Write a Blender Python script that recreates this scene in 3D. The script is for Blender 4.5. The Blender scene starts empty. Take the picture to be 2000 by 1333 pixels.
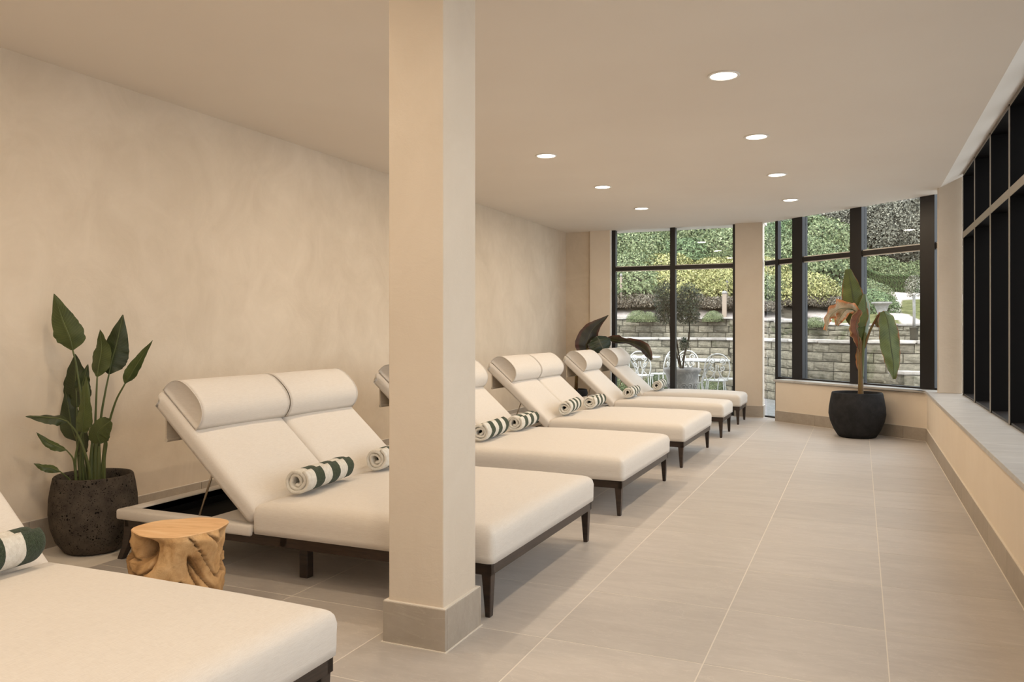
import bpy, bmesh, math, random
import numpy as np
from mathutils import Vector, Matrix, noise
C = bpy.context.scene.collection
R = math.radians
rnd = random.Random(7)
nrs = np.random.RandomState(11)

# ------------------------------------------------------------------ camera
CAM_H, FPX, HX, HY = 1.3, 1560.0, 1680.0, 644.0
YAW = math.atan((HX - 1000) / FPX)
cs, sn = math.cos(YAW), math.sin(YAW)
cam_d = bpy.data.cameras.new('camera')
cam = bpy.data.objects.new('camera', cam_d); C.objects.link(cam)
cam_d.sensor_width = 36.0
cam_d.lens = FPX / 2000 * 36
cam_d.shift_y = -(666.5 - HY) / 2000
cam_d.clip_end = 300
cam.location = (0, 0, CAM_H)
cam.rotation_euler = (R(90), 0, YAW)
bpy.context.scene.camera = cam

# ------------------------------------------------------------------ world, daylight, exposure
sc = bpy.context.scene
sc.view_settings.view_transform = 'Standard'
sc.view_settings.look = 'None'
sc.view_settings.exposure = 0.11
sc.view_settings.gamma = 1.0
sc.view_settings.use_curve_mapping = False
sc.cycles.max_bounces = 11; sc.cycles.diffuse_bounces = 7; sc.cycles.transparent_max_bounces = 24
w = bpy.data.worlds.new('overcast sky'); sc.world = w; w.use_nodes = True
nt = w.node_tree
bg = nt.nodes['Background']
tc = nt.nodes.new('ShaderNodeTexCoord')
nz = nt.nodes.new('ShaderNodeTexNoise'); nz.inputs['Scale'].default_value = 2.2; nz.inputs['Detail'].default_value = 5
cr = nt.nodes.new('ShaderNodeValToRGB')
cr.color_ramp.elements[0].position = .35; cr.color_ramp.elements[0].color = (.76, .84, .95, 1)
cr.color_ramp.elements[1].position = .7; cr.color_ramp.elements[1].color = (.95, .97, 1, 1)
nt.links.new(tc.outputs['Generated'], nz.inputs['Vector']); nt.links.new(nz.outputs['Fac'], cr.inputs['Fac'])
nt.links.new(cr.outputs['Color'], bg.inputs['Color'])
bg.inputs['Strength'].default_value = 3.8
sd = bpy.data.lights.new('hazy sun', 'SUN'); sd.energy = 3.0; sd.angle = R(25); sd.color = (1, .96, .9)
so = bpy.data.objects.new('hazy_sun', sd); C.objects.link(so); so.rotation_euler = (R(38), R(6), R(-25))
LAMP_W, LAMP_COL = 12.9, (1.0, .785, .55)

# ------------------------------------------------------------------ helpers
def at(px, py, d):
    """world point that stands d metres deep along the view, used to set out plants"""
    X = (px - 1000) / FPX * d; Z = (HY - py) / FPX * d
    return Vector((X * cs - d * sn, X * sn + d * cs, CAM_H + Z))

def lerp(a, b, t): return a + (b - a) * t
def sstep(a, b, x):
    t = max(0, min(1, (x - a) / (b - a))); return t * t * (3 - 2 * t)

def link(o, parent=None):
    C.objects.link(o)
    if parent is not None: o.parent = parent
    return o
def tag(o, label=None, cat=None, group=None, kind=None):
    if label: o['label'] = label
    if cat: o['category'] = cat
    if group: o['group'] = group
    if kind: o['kind'] = kind
    return o
def empty(name, loc=(0, 0, 0), rz=0, **k):
    o = bpy.data.objects.new(name, None); link(o); o.location = loc; o.rotation_euler = (0, 0, rz)
    o.empty_display_size = .1
    return tag(o, **k)
def mesh(name, verts, faces, mat=None, parent=None, smooth=False, loc=None):
    me = bpy.data.meshes.new(name)
    me.from_pydata([tuple(v) for v in verts], [], faces); me.update()
    if smooth: me.shade_smooth()
    if mat: me.materials.append(mat)
    o = bpy.data.objects.new(name, me); link(o, parent)
    if loc is not None: o.location = loc
    return o
def bmo(name, bm, mat=None, parent=None, smooth=False, loc=None, rot=None):
    me = bpy.data.meshes.new(name); bm.normal_update(); bm.to_mesh(me); bm.free()
    if smooth: me.shade_smooth()
    if mat: me.materials.append(mat)
    o = bpy.data.objects.new(name, me); link(o, parent)
    if loc is not None: o.location = loc
    if rot is not None: o.rotation_euler = rot
    return o
def addbox(bm, x0, x1, y0, y1, z0, z1, bev=0, seg=1):
    m = Matrix.Translation(((x0 + x1) / 2, (y0 + y1) / 2, (z0 + z1) / 2)) @ Matrix.Diagonal((abs(x1 - x0), abs(y1 - y0), abs(z1 - z0), 1))
    r = bmesh.ops.create_cube(bm, size=1, matrix=m)
    if bev:
        es = list({e for v in r['verts'] for e in v.link_edges})
        bmesh.ops.bevel(bm, geom=es, offset=bev, segments=seg, affect='EDGES', profile=.5)
    return bm
def box(name, x0, x1, y0, y1, z0, z1, mat, parent=None, bev=0, seg=1, smooth=False):
    return bmo(name, addbox(bmesh.new(), x0, x1, y0, y1, z0, z1, bev, seg), mat, parent, smooth)
def prism(name, poly, z0, z1, mat, parent=None, bev=0):
    bm = bmesh.new()
    a = [bm.verts.new((p[0], p[1], z0)) for p in poly]; b = [bm.verts.new((p[0], p[1], z1)) for p in poly]
    n = len(poly)
    bm.faces.new(a[::-1]); bm.faces.new(b)
    for i in range(n): bm.faces.new((a[i], a[(i + 1) % n], b[(i + 1) % n], b[i]))
    bmesh.ops.recalc_face_normals(bm, faces=bm.faces)
    if bev: bmesh.ops.bevel(bm, geom=list(bm.edges), offset=bev, segments=2, affect='EDGES')
    return bmo(name, bm, mat, parent)
def catmull(pts, n=6):
    pts = [Vector(p) for p in pts]
    if len(pts) < 3: return [pts[0].lerp(pts[-1], i / n) for i in range(n + 1)]
    P = [pts[0] * 2 - pts[1]] + pts + [pts[-1] * 2 - pts[-2]]; out = []
    for i in range(1, len(P) - 2):
        for k in range(n):
            t = k / n; a, b, c, d = P[i - 1], P[i], P[i + 1], P[i + 2]
            out.append(.5 * ((2 * b) + (c - a) * t + (2 * a - 5 * b + 4 * c - d) * t * t + (3 * b - a - 3 * c + d) * t ** 3))
    out.append(pts[-1]); return out
def tube(bm, pts, r, n=6, closed=False):
    """round bar along pts; r a number or a list"""
    pts = [Vector(p) for p in pts]; m = len(pts)
    rs = r if isinstance(r, (list, tuple)) else [r] * m
    rings = []; nrm = None
    for i in range(m):
        if closed: t = (pts[(i + 1) % m] - pts[i - 1]).normalized()
        else: t = (pts[min(i + 1, m - 1)] - pts[max(i - 1, 0)]).normalized()
        if nrm is None: nrm = t.orthogonal().normalized()
        else:
            nrm = nrm - t * nrm.dot(t)
            nrm = nrm.normalized() if nrm.length > 1e-6 else t.orthogonal().normalized()
        bn = t.cross(nrm)
        rings.append([bm.verts.new(pts[i] + (nrm * math.cos(2 * math.pi * k / n) + bn * math.sin(2 * math.pi * k / n)) * rs[i]) for k in range(n)])
    for i in range(m if closed else m - 1):
        a, b = rings[i], rings[(i + 1) % m]
        for k in range(n):
            try: bm.faces.new((a[k], a[(k + 1) % n], b[(k + 1) % n], b[k]))
            except ValueError: pass
    if not closed:
        bm.faces.new(rings[0][::-1]); bm.faces.new(rings[-1])
def lathe(bm, prof, n=40, disp=None, cx=0, cy=0):
    rings = []
    for (r, z) in prof:
        ring = []
        for k in range(n):
            a = 2 * math.pi * k / n; rr = r
            if disp: rr = r + disp(a, z, r)
            ring.append(bm.verts.new((cx + rr * math.cos(a), cy + rr * math.sin(a), z)))
        rings.append(ring)
    for i in range(len(rings) - 1):
        for k in range(n): bm.faces.new((rings[i][k], rings[i][(k + 1) % n], rings[i + 1][(k + 1) % n], rings[i + 1][k]))
    bm.faces.new(rings[0][::-1]); bm.faces.new(rings[-1])
def dup(src, parent=None, loc=None, rot=None, scale=None):
    o = src.copy(); link(o); 
    if parent is not None: o.parent = parent
    if loc is not None: o.location = loc
    if rot is not None: o.rotation_euler = rot
    if scale is not None: o.scale = scale
    return o
def copy_tree(o, parent=None):
    c = o.copy(); C.objects.link(c); c.parent = parent
    for ch in o.children: copy_tree(ch, c)
    return c
def ordn(i): return ['first', 'second', 'third', 'fourth', 'fifth', 'sixth', 'seventh', 'eighth', 'ninth', 'tenth', 'eleventh', 'twelfth', 'thirteenth', 'fourteenth', 'fifteenth'][i]

# ------------------------------------------------------------------ materials
def lin(c): return tuple((x / 255 / 12.92 if x / 255 <= .04045 else ((x / 255 + .055) / 1.055) ** 2.4) for x in c)
class M:
    """small node builder"""
    def __init__(s, name, rough=.6, base=(.5, .5, .5), spec=.5, metal=0):
        s.m = bpy.data.materials.new(name); s.m.use_nodes = True; s.t = s.m.node_tree; s.N = s.t.nodes
        s.b = s.N['Principled BSDF']; s.b.inputs['Roughness'].default_value = rough
        s.b.inputs['Base Color'].default_value = (*base, 1); s.b.inputs['Metallic'].default_value = metal
        s.b.inputs['Specular IOR Level'].default_value = spec
        s.co = s.N.new('ShaderNodeTexCoord')
    def l(s, a, b): s.t.links.new(a, b)
    def vec(s, scale=(1, 1, 1), src='Object', rot=(0, 0, 0)):
        mp = s.N.new('ShaderNodeMapping'); mp.inputs['Scale'].default_value = scale; mp.inputs['Rotation'].default_value = rot
        s.l(s.co.outputs[src], mp.inputs['Vector']); return mp.outputs[0]
    def noise(s, scale, detail=4, rough=.55, vec=None, dist=0):
        n = s.N.new('ShaderNodeTexNoise'); n.inputs['Scale'].default_value = scale; n.inputs['Detail'].default_value = detail
        n.inputs['Roughness'].default_value = rough; n.inputs['Distortion'].default_value = dist
        s.l(vec if vec is not None else s.co.outputs['Object'], n.inputs['Vector']); return n.outputs['Fac']
    def ramp(s, fac, stops):
        r = s.N.new('ShaderNodeValToRGB'); el = r.color_ramp.elements
        while len(el) < len(stops): el.new(.5)
        for e, (p, c) in zip(el, stops): e.position = p; e.color = (*c, 1) if len(c) == 3 else c
        s.l(fac, r.inputs['Fac']); return r.outputs['Color']
    def mix(s, fac, a, b, mode='MIX'):
        m = s.N.new('ShaderNodeMix'); m.data_type = 'RGBA'; m.blend_type = mode
        for v, i in ((fac, 0), (a, 6), (b, 7)):
            if isinstance(v, (int, float)): m.inputs[i].default_value = v
            elif isinstance(v, tuple): m.inputs[i].default_value = (*v, 1)
            else: s.l(v, m.inputs[i])
        return m.outputs[2]
    def math(s, op, a, b=0.0, c=None):
        m = s.N.new('ShaderNodeMath'); m.operation = op
        for i, v in enumerate((a, b) + ((c,) if c is not None else ())):
            if isinstance(v, (int, float)): m.inputs[i].default_value = v
            else: s.l(v, m.inputs[i])
        return m.outputs[0]
    def col(s, c): s.l(c, s.b.inputs['Base Color']); return s
    def rough(s, c): s.l(c, s.b.inputs['Roughness']); return s
    def bump(s, h, strength=.3, dist=.01):
        b = s.N.new('ShaderNodeBump'); b.inputs['Strength'].default_value = strength; b.inputs['Distance'].default_value = dist
        s.l(h, b.inputs['Height']); s.l(b.outputs[0], s.b.inputs['Normal']); return s
    def rand(s): 
        n = s.N.new('ShaderNodeObjectInfo'); return n.outputs['Random']
    def attr(s, name):
        n = s.N.new('ShaderNodeAttribute'); n.attribute_name = name; return n.outputs['Fac']

def plaster(name, c1, c2, c3, rough=.75):
    m = M(name, rough, spec=.25)
    n1 = m.noise(.55, 6, .62, dist=.6); n2 = m.noise(2.6, 8, .65, m.vec((1, 1, .8)), 1.2)
    a = m.ramp(n1, [(.34, c1), (.52, c2), (.68, c3)])
    f = m.ramp(n2, [(.35, (0, 0, 0)), (.7, (1, 1, 1))])
    m.col(m.mix(.36, a, m.mix(f, c1, c3)))
    n3 = m.noise(9, 6, .7, m.vec((1, 1, 2.4), rot=(.3, .2, 0)), .8)
    m.bump(m.math('ADD', m.math('MULTIPLY', n2, .6), m.math('MULTIPLY', n3, .25)), .22, .02)
    return m.m
mt_wall = plaster('limewash plaster', (.565, .475, .365), (.665, .57, .455), (.74, .645, .525))
mt_pillar = plaster('column limewash', (.585, .505, .41), (.63, .55, .455), (.675, .595, .50))
mt_low = plaster('low wall plaster', (.70, .61, .50), (.74, .65, .54), (.77, .68, .57))
m = M('ceiling paint', .8, (.66, .60, .53), .2)
m.col(m.ramp(m.noise(.8, 3), [(.3, (.77, .71, .64)), (.7, (.80, .745, .675))])); mt_ceil = m.m

def stone_tile(name, a, b, c, rough=.42):
    m = M(name, rough, spec=.4)
    v = m.vec((1, 1, 1), 'Object')
    ri = m.rand()
    cmb = m.N.new('ShaderNodeVectorMath'); cmb.operation = 'ADD'
    sc3 = m.N.new('ShaderNodeVectorMath'); sc3.operation = 'SCALE'; sc3.inputs[0].default_value = (37, 21, 13); m.l(ri, sc3.inputs['Scale'])
    m.l(v, cmb.inputs[0]); m.l(sc3.outputs[0], cmb.inputs[1]); vv = cmb.outputs[0]
    mp = m.N.new('ShaderNodeMapping'); mp.inputs['Scale'].default_value = (.8, 3.4, 2); mp.inputs['Rotation'].default_value = (0, 0, .25); m.l(vv, mp.inputs[0])
    n1 = m.noise(3.2, 9, .68, mp.outputs[0], .7); n2 = m.noise(13, 6, .7, vv, .5); n3 = m.noise(150, 3, .6, vv)
    base = m.ramp(n1, [(.3, a), (.5, b), (.72, c)])
    base = m.mix(.3, base, m.ramp(n2, [(.35, a), (.65, c)]))
    vein = m.ramp(m.math('ABSOLUTE', m.math('SUBTRACT', m.noise(2.3, 7, .6, mp.outputs[0], 2.2), .5)), [(0, (1, 1, 1)), (.012, (0, 0, 0))])
    base = m.mix(m.math('MULTIPLY', vein, .28), base, tuple(min(1, x * 1.25) for x in c))
    hv = m.N.new('ShaderNodeHueSaturation'); m.l(base, hv.inputs['Color']); m.l(m.math('MULTIPLY_ADD', ri, .10, .95), hv.inputs['Value'])
    m.col(hv.outputs[0])
    m.rough(m.math('MULTIPLY_ADD', n2, .25, rough - .12))
    m.bump(m.math('ADD', m.math('MULTIPLY', n1, .7), m.math('MULTIPLY', n3, .08)), .18, .006)
    return m.m
mt_tile = stone_tile('porcelain floor tile', (.415, .38, .35), (.47, .433, .40), (.53, .49, .455))
mt_skirt = stone_tile('skirting tile', (.33, .285, .23), (.375, .325, .27), (.42, .37, .31), .5)
m = M('grout', .9, (.70, .65, .58), .1); m.bump(m.noise(220), .3, .002); mt_grout = m.m
m = M('sill stone', .38, spec=.45)
m.col(m.ramp(m.noise(2.2, 8, .65, m.vec((.9, 3, 1), rot=(0, 0, .6)), 1.2), [(.3, (.43, .415, .40)), (.55, (.50, .485, .465)), (.72, (.58, .565, .545))])); mt_sill = m.m

def linen(name, c, dark):
    m = M(name, .92, spec=.12)
    v = m.vec((1, 1, 1), 'Object')
    w1 = m.noise(1, 2, .5, m.vec((26, 900, 900)), 0); w2 = m.noise(1, 2, .5, m.vec((900, 26, 900)), 0)
    mix = m.math('ADD', m.math('MULTIPLY', w1, .5), m.math('MULTIPLY', w2, .5))
    m.col(m.mix(m.ramp(mix, [(.38, (1, 1, 1)), (.6, (0, 0, 0))]), c, dark))
    m.b.inputs['Sheen Weight'].default_value = .15
    m.bump(m.math('ADD', mix, m.math('MULTIPLY', m.noise(5, 3), .5)), .25, .003)
    return m.m
mt_linen = linen('natural linen', (.70, .66, .61), (.61, .565, .515))
mt_linen2 = linen('linen webbing', (.60, .53, .43), (.5, .43, .34))
m = M('dark wenge wood', .38, spec=.5)
m.col(m.ramp(m.noise(6, 6, .6, m.vec((1, 1, 12), rot=(0, 1.57, 0)), 1), [(.3, (.014, .009, .006)), (.7, (.045, .026, .017))])); mt_dark = m.m
m = M('brushed metal rod', .3, (.34, .28, .21), metal=1); mt_rod = m.m
m = M('black opening fill', .9, (.006, .006, .006), .1); mt_black = m.m  # black stands in for the dark inside the open well and slot
m = M('powder coated window frame', .42, (.009, .0065, .006), .45)
m.bump(m.noise(300), .1, .001); mt_frame = m.m
m = M('lit frame face', .45, (.24, .215, .185), .4); mt_face_lit = m.m  # room-side faces of the blades, their light put into a paler colour
m = M('unlit curtain wall blade', .55, (.010, .008, .008), .3); mt_blade = m.m; m.b.inputs['Base Color'].default_value = (.003, .0025, .0025, 1); m.b.inputs['Specular IOR Level'].default_value = .08  # blade sides, their lack of light put into a near-black colour
def glassmat(name='window glass', tint=(.93, .95, .94, 1)):
    m = bpy.data.materials.new(name); m.use_nodes = True; t = m.node_tree; t.nodes.clear()
    o = t.nodes.new('ShaderNodeOutputMaterial'); mx = t.nodes.new('ShaderNodeMixShader')
    tr = t.nodes.new('ShaderNodeBsdfTransparent'); tr.inputs[0].default_value = tint
    gl = t.nodes.new('ShaderNodeBsdfGlossy'); gl.inputs['Roughness'].default_value = .01; gl.inputs[0].default_value = (1, 1, 1, 1)
    lw = t.nodes.new('ShaderNodeLayerWeight'); lw.inputs[0].default_value = .5
    p5 = t.nodes.new('ShaderNodeMath'); p5.operation = 'POWER'; p5.inputs[1].default_value = 5; t.links.new(lw.outputs['Facing'], p5.inputs[0])
    fr = t.nodes.new('ShaderNodeMath'); fr.operation = 'MULTIPLY_ADD'; fr.inputs[1].default_value = .9; fr.inputs[2].default_value = .035; t.links.new(p5.outputs[0], fr.inputs[0])
    t.links.new(fr.outputs[0], mx.inputs[0]); t.links.new(tr.outputs[0], mx.inputs[1]); t.links.new(gl.outputs[0], mx.inputs[2]); t.links.new(mx.outputs[0], o.inputs[0])
    return m
mt_glass = glassmat(); mt_tint = glassmat('window glass with added tint', (.84, .84, .82, 1))  # tint added to cut daylight coming through the right-hand window
m = M('terry towel', .95, spec=.05)
sp = m.N.new('ShaderNodeSeparateXYZ'); m.l(m.co.outputs['Object'], sp.inputs[0])
yy = m.math('ADD', sp.outputs[1], m.math('MULTIPLY', m.math('SUBTRACT', m.noise(9, 2), .5), .016))
# bands run round the roll: period .146 m, first dark band .075 m from the open end
fr_ = m.math('FRACT', m.math('DIVIDE', m.math('SUBTRACT', yy, .075), .170))
band = m.math('LESS_THAN', fr_, .52)
band = m.math('MULTIPLY', band, m.math('GREATER_THAN', yy, .075))
m.col(m.mix(band, m.ramp(m.noise(60, 3), [(.3, (.70, .67, .60)), (.7, (.84, .82, .76))]), m.ramp(m.noise(90, 4), [(.3, (.016, .028, .012)), (.7, (.045, .07, .035))])))
m.b.inputs['Sheen Weight'].default_value = .2
m.bump(m.noise(260, 3, .7), .9, .006); mt_towel = m.m
m = M('bleached teak root', .62, spec=.3)
wv = m.N.new('ShaderNodeTexWave'); wv.wave_type = 'BANDS'; wv.bands_direction = 'X'; wv.inputs['Scale'].default_value = 5; wv.inputs['Distortion'].default_value = 9; wv.inputs['Detail'].default_value = 5; wv.inputs['Detail Scale'].default_value = 2
m.l(m.vec((1, 1, .5)), wv.inputs['Vector'])
wc = m.ramp(m.noise(5, 8, .65, None, 1.5), [(.28, (.26, .14, .055)), (.45, (.56, .33, .14)), (.7, (.74, .49, .25))])
wc = m.mix(.16, wc, m.ramp(wv.outputs['Fac'], [(0, (.30, .16, .07)), (1, (.72, .48, .26))]))
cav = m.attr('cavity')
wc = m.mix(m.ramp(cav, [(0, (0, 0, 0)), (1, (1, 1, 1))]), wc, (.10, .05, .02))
m.col(wc); m.bump(m.noise(30, 8, .7, None, 1.5), .5, .01); mt_teak = m.m
m = M('sawn teak face', .6, spec=.3)
m.col(m.ramp(m.noise(2.5, 8, .6, m.vec((1, 5, 1)), 1.8), [(.3, (.56, .33, .16)), (.5, (.68, .43, .225)), (.72, (.76, .53, .31))])); mt_teaktop = m.m

def potmat(name, dark, light, pits):
    m = M(name, .85, spec=.15)
    v = m.N.new('ShaderNodeTexVoronoi'); v.inputs['Scale'].default_value = 42; m.l(m.co.outputs['Object'], v.inputs['Vector'])
    v2 = m.N.new('ShaderNodeTexVoronoi'); v2.inputs['Scale'].default_value = 95; m.l(m.co.outputs['Object'], v2.inputs['Vector'])
    n = m.noise(22, 8, .75)
    base = m.ramp(m.noise(9, 8, .7), [(.3, dark), (.7, light)])
    p1 = m.math('MULTIPLY', m.math('LESS_THAN', v.outputs['Distance'], .25), m.math('GREATER_THAN', n, .52))
    p2 = m.math('MULTIPLY', m.math('LESS_THAN', v2.outputs['Distance'], .25), m.math('GREATER_THAN', n, .47))
    pit = m.math('MAXIMUM', p1, p2)
    m.col(m.mix(m.math('MULTIPLY', pit, pits), base, (.006, .005, .004)))
    h = m.math('SUBTRACT', m.math('MULTIPLY', n, .5), m.math('MULTIPLY', pit, pits))
    m.bump(h, .7, .012); return m.m
mt_lava = potmat('pitted lava stone', (.035, .029, .024), (.105, .086, .068), 1.0)
mt_char = potmat('charcoal cast stone', (.016, .016, .017), (.034, .034, .036), .25)
m = M('potting soil', .95, spec=.1); m.col(m.ramp(m.noise(40, 5), [(.3, (.012, .008, .005)), (.7, (.05, .035, .022))])); m.bump(m.noise(60), .8, .02); mt_soil = m.m

def leafmat(name, c1, c2, rib, edge=None, rough=.42, vein=22):
    m = M(name, rough, spec=.4)
    uv = m.N.new('ShaderNodeUVMap'); uv.uv_map = 'leaf'
    s_ = m.N.new('ShaderNodeSeparateXYZ'); m.l(uv.outputs[0], s_.inputs[0]); u, v = s_.outputs[0], s_.outputs[1]
    au = m.math('ABSOLUTE', m.math('SUBTRACT', u, .5))
    base = m.ramp(m.noise(6, 5, .6), [(.3, c1), (.7, c2)])
    vv = m.math('FRACT', m.math('ADD', m.math('MULTIPLY', v, vein), m.math('MULTIPLY', au, -6)))
    base = m.mix(m.math('MULTIPLY', m.math('LESS_THAN', vv, .22), .25), base, tuple(x * 1.6 for x in c2))
    if edge:
        e = m.ramp(m.math('ADD', au, m.math('MULTIPLY', m.math('SUBTRACT', m.noise(7, 5, .7), .5), edge[1])), [(edge[2] - .03, (0, 0, 0)), (edge[2] + .03, (1, 1, 1))])
        base = m.mix(e, base, m.ramp(m.noise(12, 4), [(.3, edge[0]), (.7, tuple(x * 2.2 for x in edge[0]))]))
    base = m.mix(m.ramp(au, [(.018, (1, 1, 1)), (.034, (0, 0, 0))]), base, rib)
    m.col(base); m.bump(m.math('MULTIPLY', vv, 1), .25, .004)
    m.b.inputs['Transmission Weight'].default_value = 0
    return m.m
mt_leaf = leafmat('strelitzia leaf', (.036, .050, .013), (.085, .110, .030), (.22, .25, .09))
mt_leaf_d = leafmat('dark strelitzia leaf', (.016, .024, .007), (.042, .056, .016), (.10, .12, .04))
mt_ban = leafmat('banana leaf', (.055, .075, .018), (.12, .145, .035), (.028, .03, .012), ((.15, .055, .016), .36, .47), .5, 34)
mt_ban_dry = leafmat('drying banana leaf', (.25, .21, .13), (.44, .30, .17), (.30, .22, .1), ((.30, .12, .045), .5, .36), .6, 30)
mt_ban_brown = leafmat('brown banana leaf', (.10, .03, .012), (.21, .075, .022), (.06, .02, .01), ((.22, .13, .05), .3, .42), .6, 30)
mt_ban_dark = leafmat('dark banana leaf', (.012, .008, .005), (.035, .032, .013), (.05, .03, .02), ((.04, .014, .008), .3, .36), .35, 30)
mt_ban_green = leafmat('dusky green banana leaf', (.012, .022, .012), (.03, .045, .022), (.07, .07, .06), ((.02, .01, .01), .2, .45), .3, 30)
m = M('plant stem', .5); m.col(m.ramp(m.noise(7, 4, .6, m.vec((1, 1, .3))), [(.3, (.05, .075, .02)), (.7, (.13, .15, .05))])); mt_stem = m.m
m = M('red brown stem', .5); m.col(m.ramp(m.noise(9, 4, .6, m.vec((3, 3, .4))), [(.3, (.15, .05, .015)), (.7, (.16, .13, .035))])); mt_stem_b = m.m
m = M('white painted iron', .45, (.78, .77, .74)); m.col(m.ramp(m.noise(30, 4), [(.35, (.48, .46, .43)), (.6, (.64, .63, .61))])); mt_iron = m.m
m = M('weathered cast urn', .85, spec=.2); m.col(m.ramp(m.noise(6, 8, .7), [(.3, (.17, .16, .15)), (.7, (.33, .31, .29))])); m.bump(m.noise(40), .4, .01); mt_urn = m.m
def stonemat(name, cols, moss=.55):
    m = M(name, .92, spec=.12)
    ri = m.rand()
    base = m.ramp(m.noise(5, 8, .7, None, .6), [(.28, cols[0]), (.5, cols[1]), (.75, cols[2])])
    hv = m.N.new('ShaderNodeHueSaturation'); m.l(base, hv.inputs['Color']); m.l(m.math('MULTIPLY_ADD', ri, .55, .7), hv.inputs['Value'])
    g = m.N.new('ShaderNodeNewGeometry')
    mo = m.ramp(m.noise(1.1, 8, .7, g.outputs['Position'], .8), [(moss, (0, 0, 0)), (moss + .1, (1, 1, 1))])
    m.col(m.mix(m.math('MULTIPLY', mo, .7), hv.outputs[0], (.075, .09, .035)))
    m.bump(m.noise(16, 8, .75), .8, .03); return m.m
mt_block = stonemat('weathered walling stone', ((.13, .115, .085), (.26, .23, .175), (.40, .35, .27)))
mt_joint = M('dark joint mortar', .95, (.05, .045, .035), .05).m  # dark mortar colour, used for the small garden pot too
mt_coping = stonemat('pale coping stone', ((.34, .31, .28), (.52, .47, .43), (.62, .57, .53)), .70)
m = M('patio gravel', .95, spec=.1); m.col(m.ramp(m.noise(12, 8, .75), [(.3, (.16, .155, .15)), (.7, (.36, .35, .34))])); m.bump(m.noise(60), .7, .02); mt_patio = m.m
m = M('slope ground', .95, spec=.05)
g_ = m.N.new('ShaderNodeNewGeometry')
pa = m.attr('path'); la = m.attr('lawn')
earth = m.ramp(m.noise(2.5, 8, .75), [(.3, (.05, .04, .03)), (.6, (.13, .11, .085)), (.78, (.3, .27, .24))])
grav = m.ramp(m.noise(14, 8, .8), [(.32, (.34, .28, .25)), (.6, (.60, .52, .48)), (.8, (.72, .65, .61))])
lawn = m.ramp(m.noise(5, 9, .85), [(.36, (.035, .045, .016)), (.5, (.13, .13, .055)), (.64, (.27, .26, .12))])
m.col(m.mix(pa, m.mix(la, earth, lawn), grav)); m.bump(m.noise(30, 6, .7), .8, .05); mt_slope = m.m
def foliage(name, c1, c2, c3, rough=.55):
    m = M(name, rough, spec=.35)
    a = m.attr('tint'); m.col(m.ramp(m.math('ADD', m.math('MULTIPLY', a, .8), m.math('MULTIPLY', m.noise(1.2, 3), .25)), [(.25, c1), (.55, c2), (.92, c3)]))  # ramp ends spread to put leaf shadows and highlights into the colour
    m.b.inputs['Subsurface Weight'].default_value = 0
    return m.m
mt_fgreen = foliage('mid green foliage', (.035, .065, .022), (.11, .165, .065), (.28, .34, .17))
mt_folive = foliage('grey green foliage', (.055, .085, .032), (.17, .20, .085), (.40, .42, .24))
mt_fyell = foliage('yellow green foliage', (.13, .14, .04), (.36, .34, .125), (.64, .56, .29))
mt_fdark = foliage('dark evergreen foliage', (.008, .012, .006), (.022, .032, .014), (.055, .07, .032))
mt_fbrown = foliage('grey brown woodland foliage', (.07, .068, .05), (.22, .205, .155), (.48, .45, .36))
mt_fhedge = foliage('clipped box foliage', (.07, .11, .04), (.15, .21, .08), (.26, .33, .15))
mt_fdry = foliage('dry brown foliage', (.04, .03, .02), (.12, .095, .065), (.25, .21, .155))
mt_ftree = foliage('olive tree foliage', (.012, .017, .007), (.042, .055, .026), (.11, .13, .065))
mt_twig = M('dark twigs', .9, (.022, .020, .012), .1).m  # dark brown-green core colour that closes gaps in the foliage
mt_bark = M('bark', .9, (.045, .032, .022), .1).m
m = M('lamp diffuser', .5); m.b.inputs['Emission Color'].default_value = (1, .93, .82, 1); m.b.inputs['Emission Strength'].default_value = 6; mt_diff = m.m
m = M('white trim ring', .4, (.80, .77, .72)); mt_ring = m.m
m = M('weathered wood post', .9, (.30, .24, .19), .1); m.bump(m.noise(20), .4, .01); mt_post = m.m

# ------------------------------------------------------------------ the room
CEIL = 2.885
XL, XR = -4.42, .71            # left wall, low wall on the right
YB, YE = -1.75, 12.4            # unseen wall behind the camera, set close to bounce light; end window line
P0 = Vector((-1.31, 12.40)); P1 = Vector((1.15, 10.265))       # slanted end window, from column to right-hand window
dg = (P1 - P0).normalized(); dn = Vector((dg.y, -dg.x))          # along it, and its normal into the room
if dn.y > 0: dn = -dn

def clip(poly, out):
    """clip polygon poly to the convex polygon out (both counter-clockwise)"""
    for i in range(len(out)):
        a, b = out[i], out[(i + 1) % len(out)]
        def side(p): return (b[0] - a[0]) * (p[1] - a[1]) - (b[1] - a[1]) * (p[0] - a[0])
        res = []
        for j in range(len(poly)):
            p, q = poly[j], poly[(j + 1) % len(poly)]; sp_, sq = side(p), side(q)
            if sp_ >= 0: res.append(p)
            if (sp_ > 0 and sq < 0) or (sp_ < 0 and sq > 0):
                t = sp_ / (sp_ - sq); res.append((p[0] + (q[0] - p[0]) * t, p[1] + (q[1] - p[1]) * t))
        poly = res
        if len(poly) < 3: return []
    return poly
room = [(XL, YB), (XR + .02, YB), (XR + .02, 10.62), (-1.31, 12.40), (XL, 12.40)]
fl = prism('floor', [(XL - .1, YB - .1), (1.3, YB - .1), (1.3, 10.14), (-1.25, 12.43), (XL - .1, 12.43)], -.14, -.0006, mt_grout)
tag(fl, kind='structure')
T = .66; full = None
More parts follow.
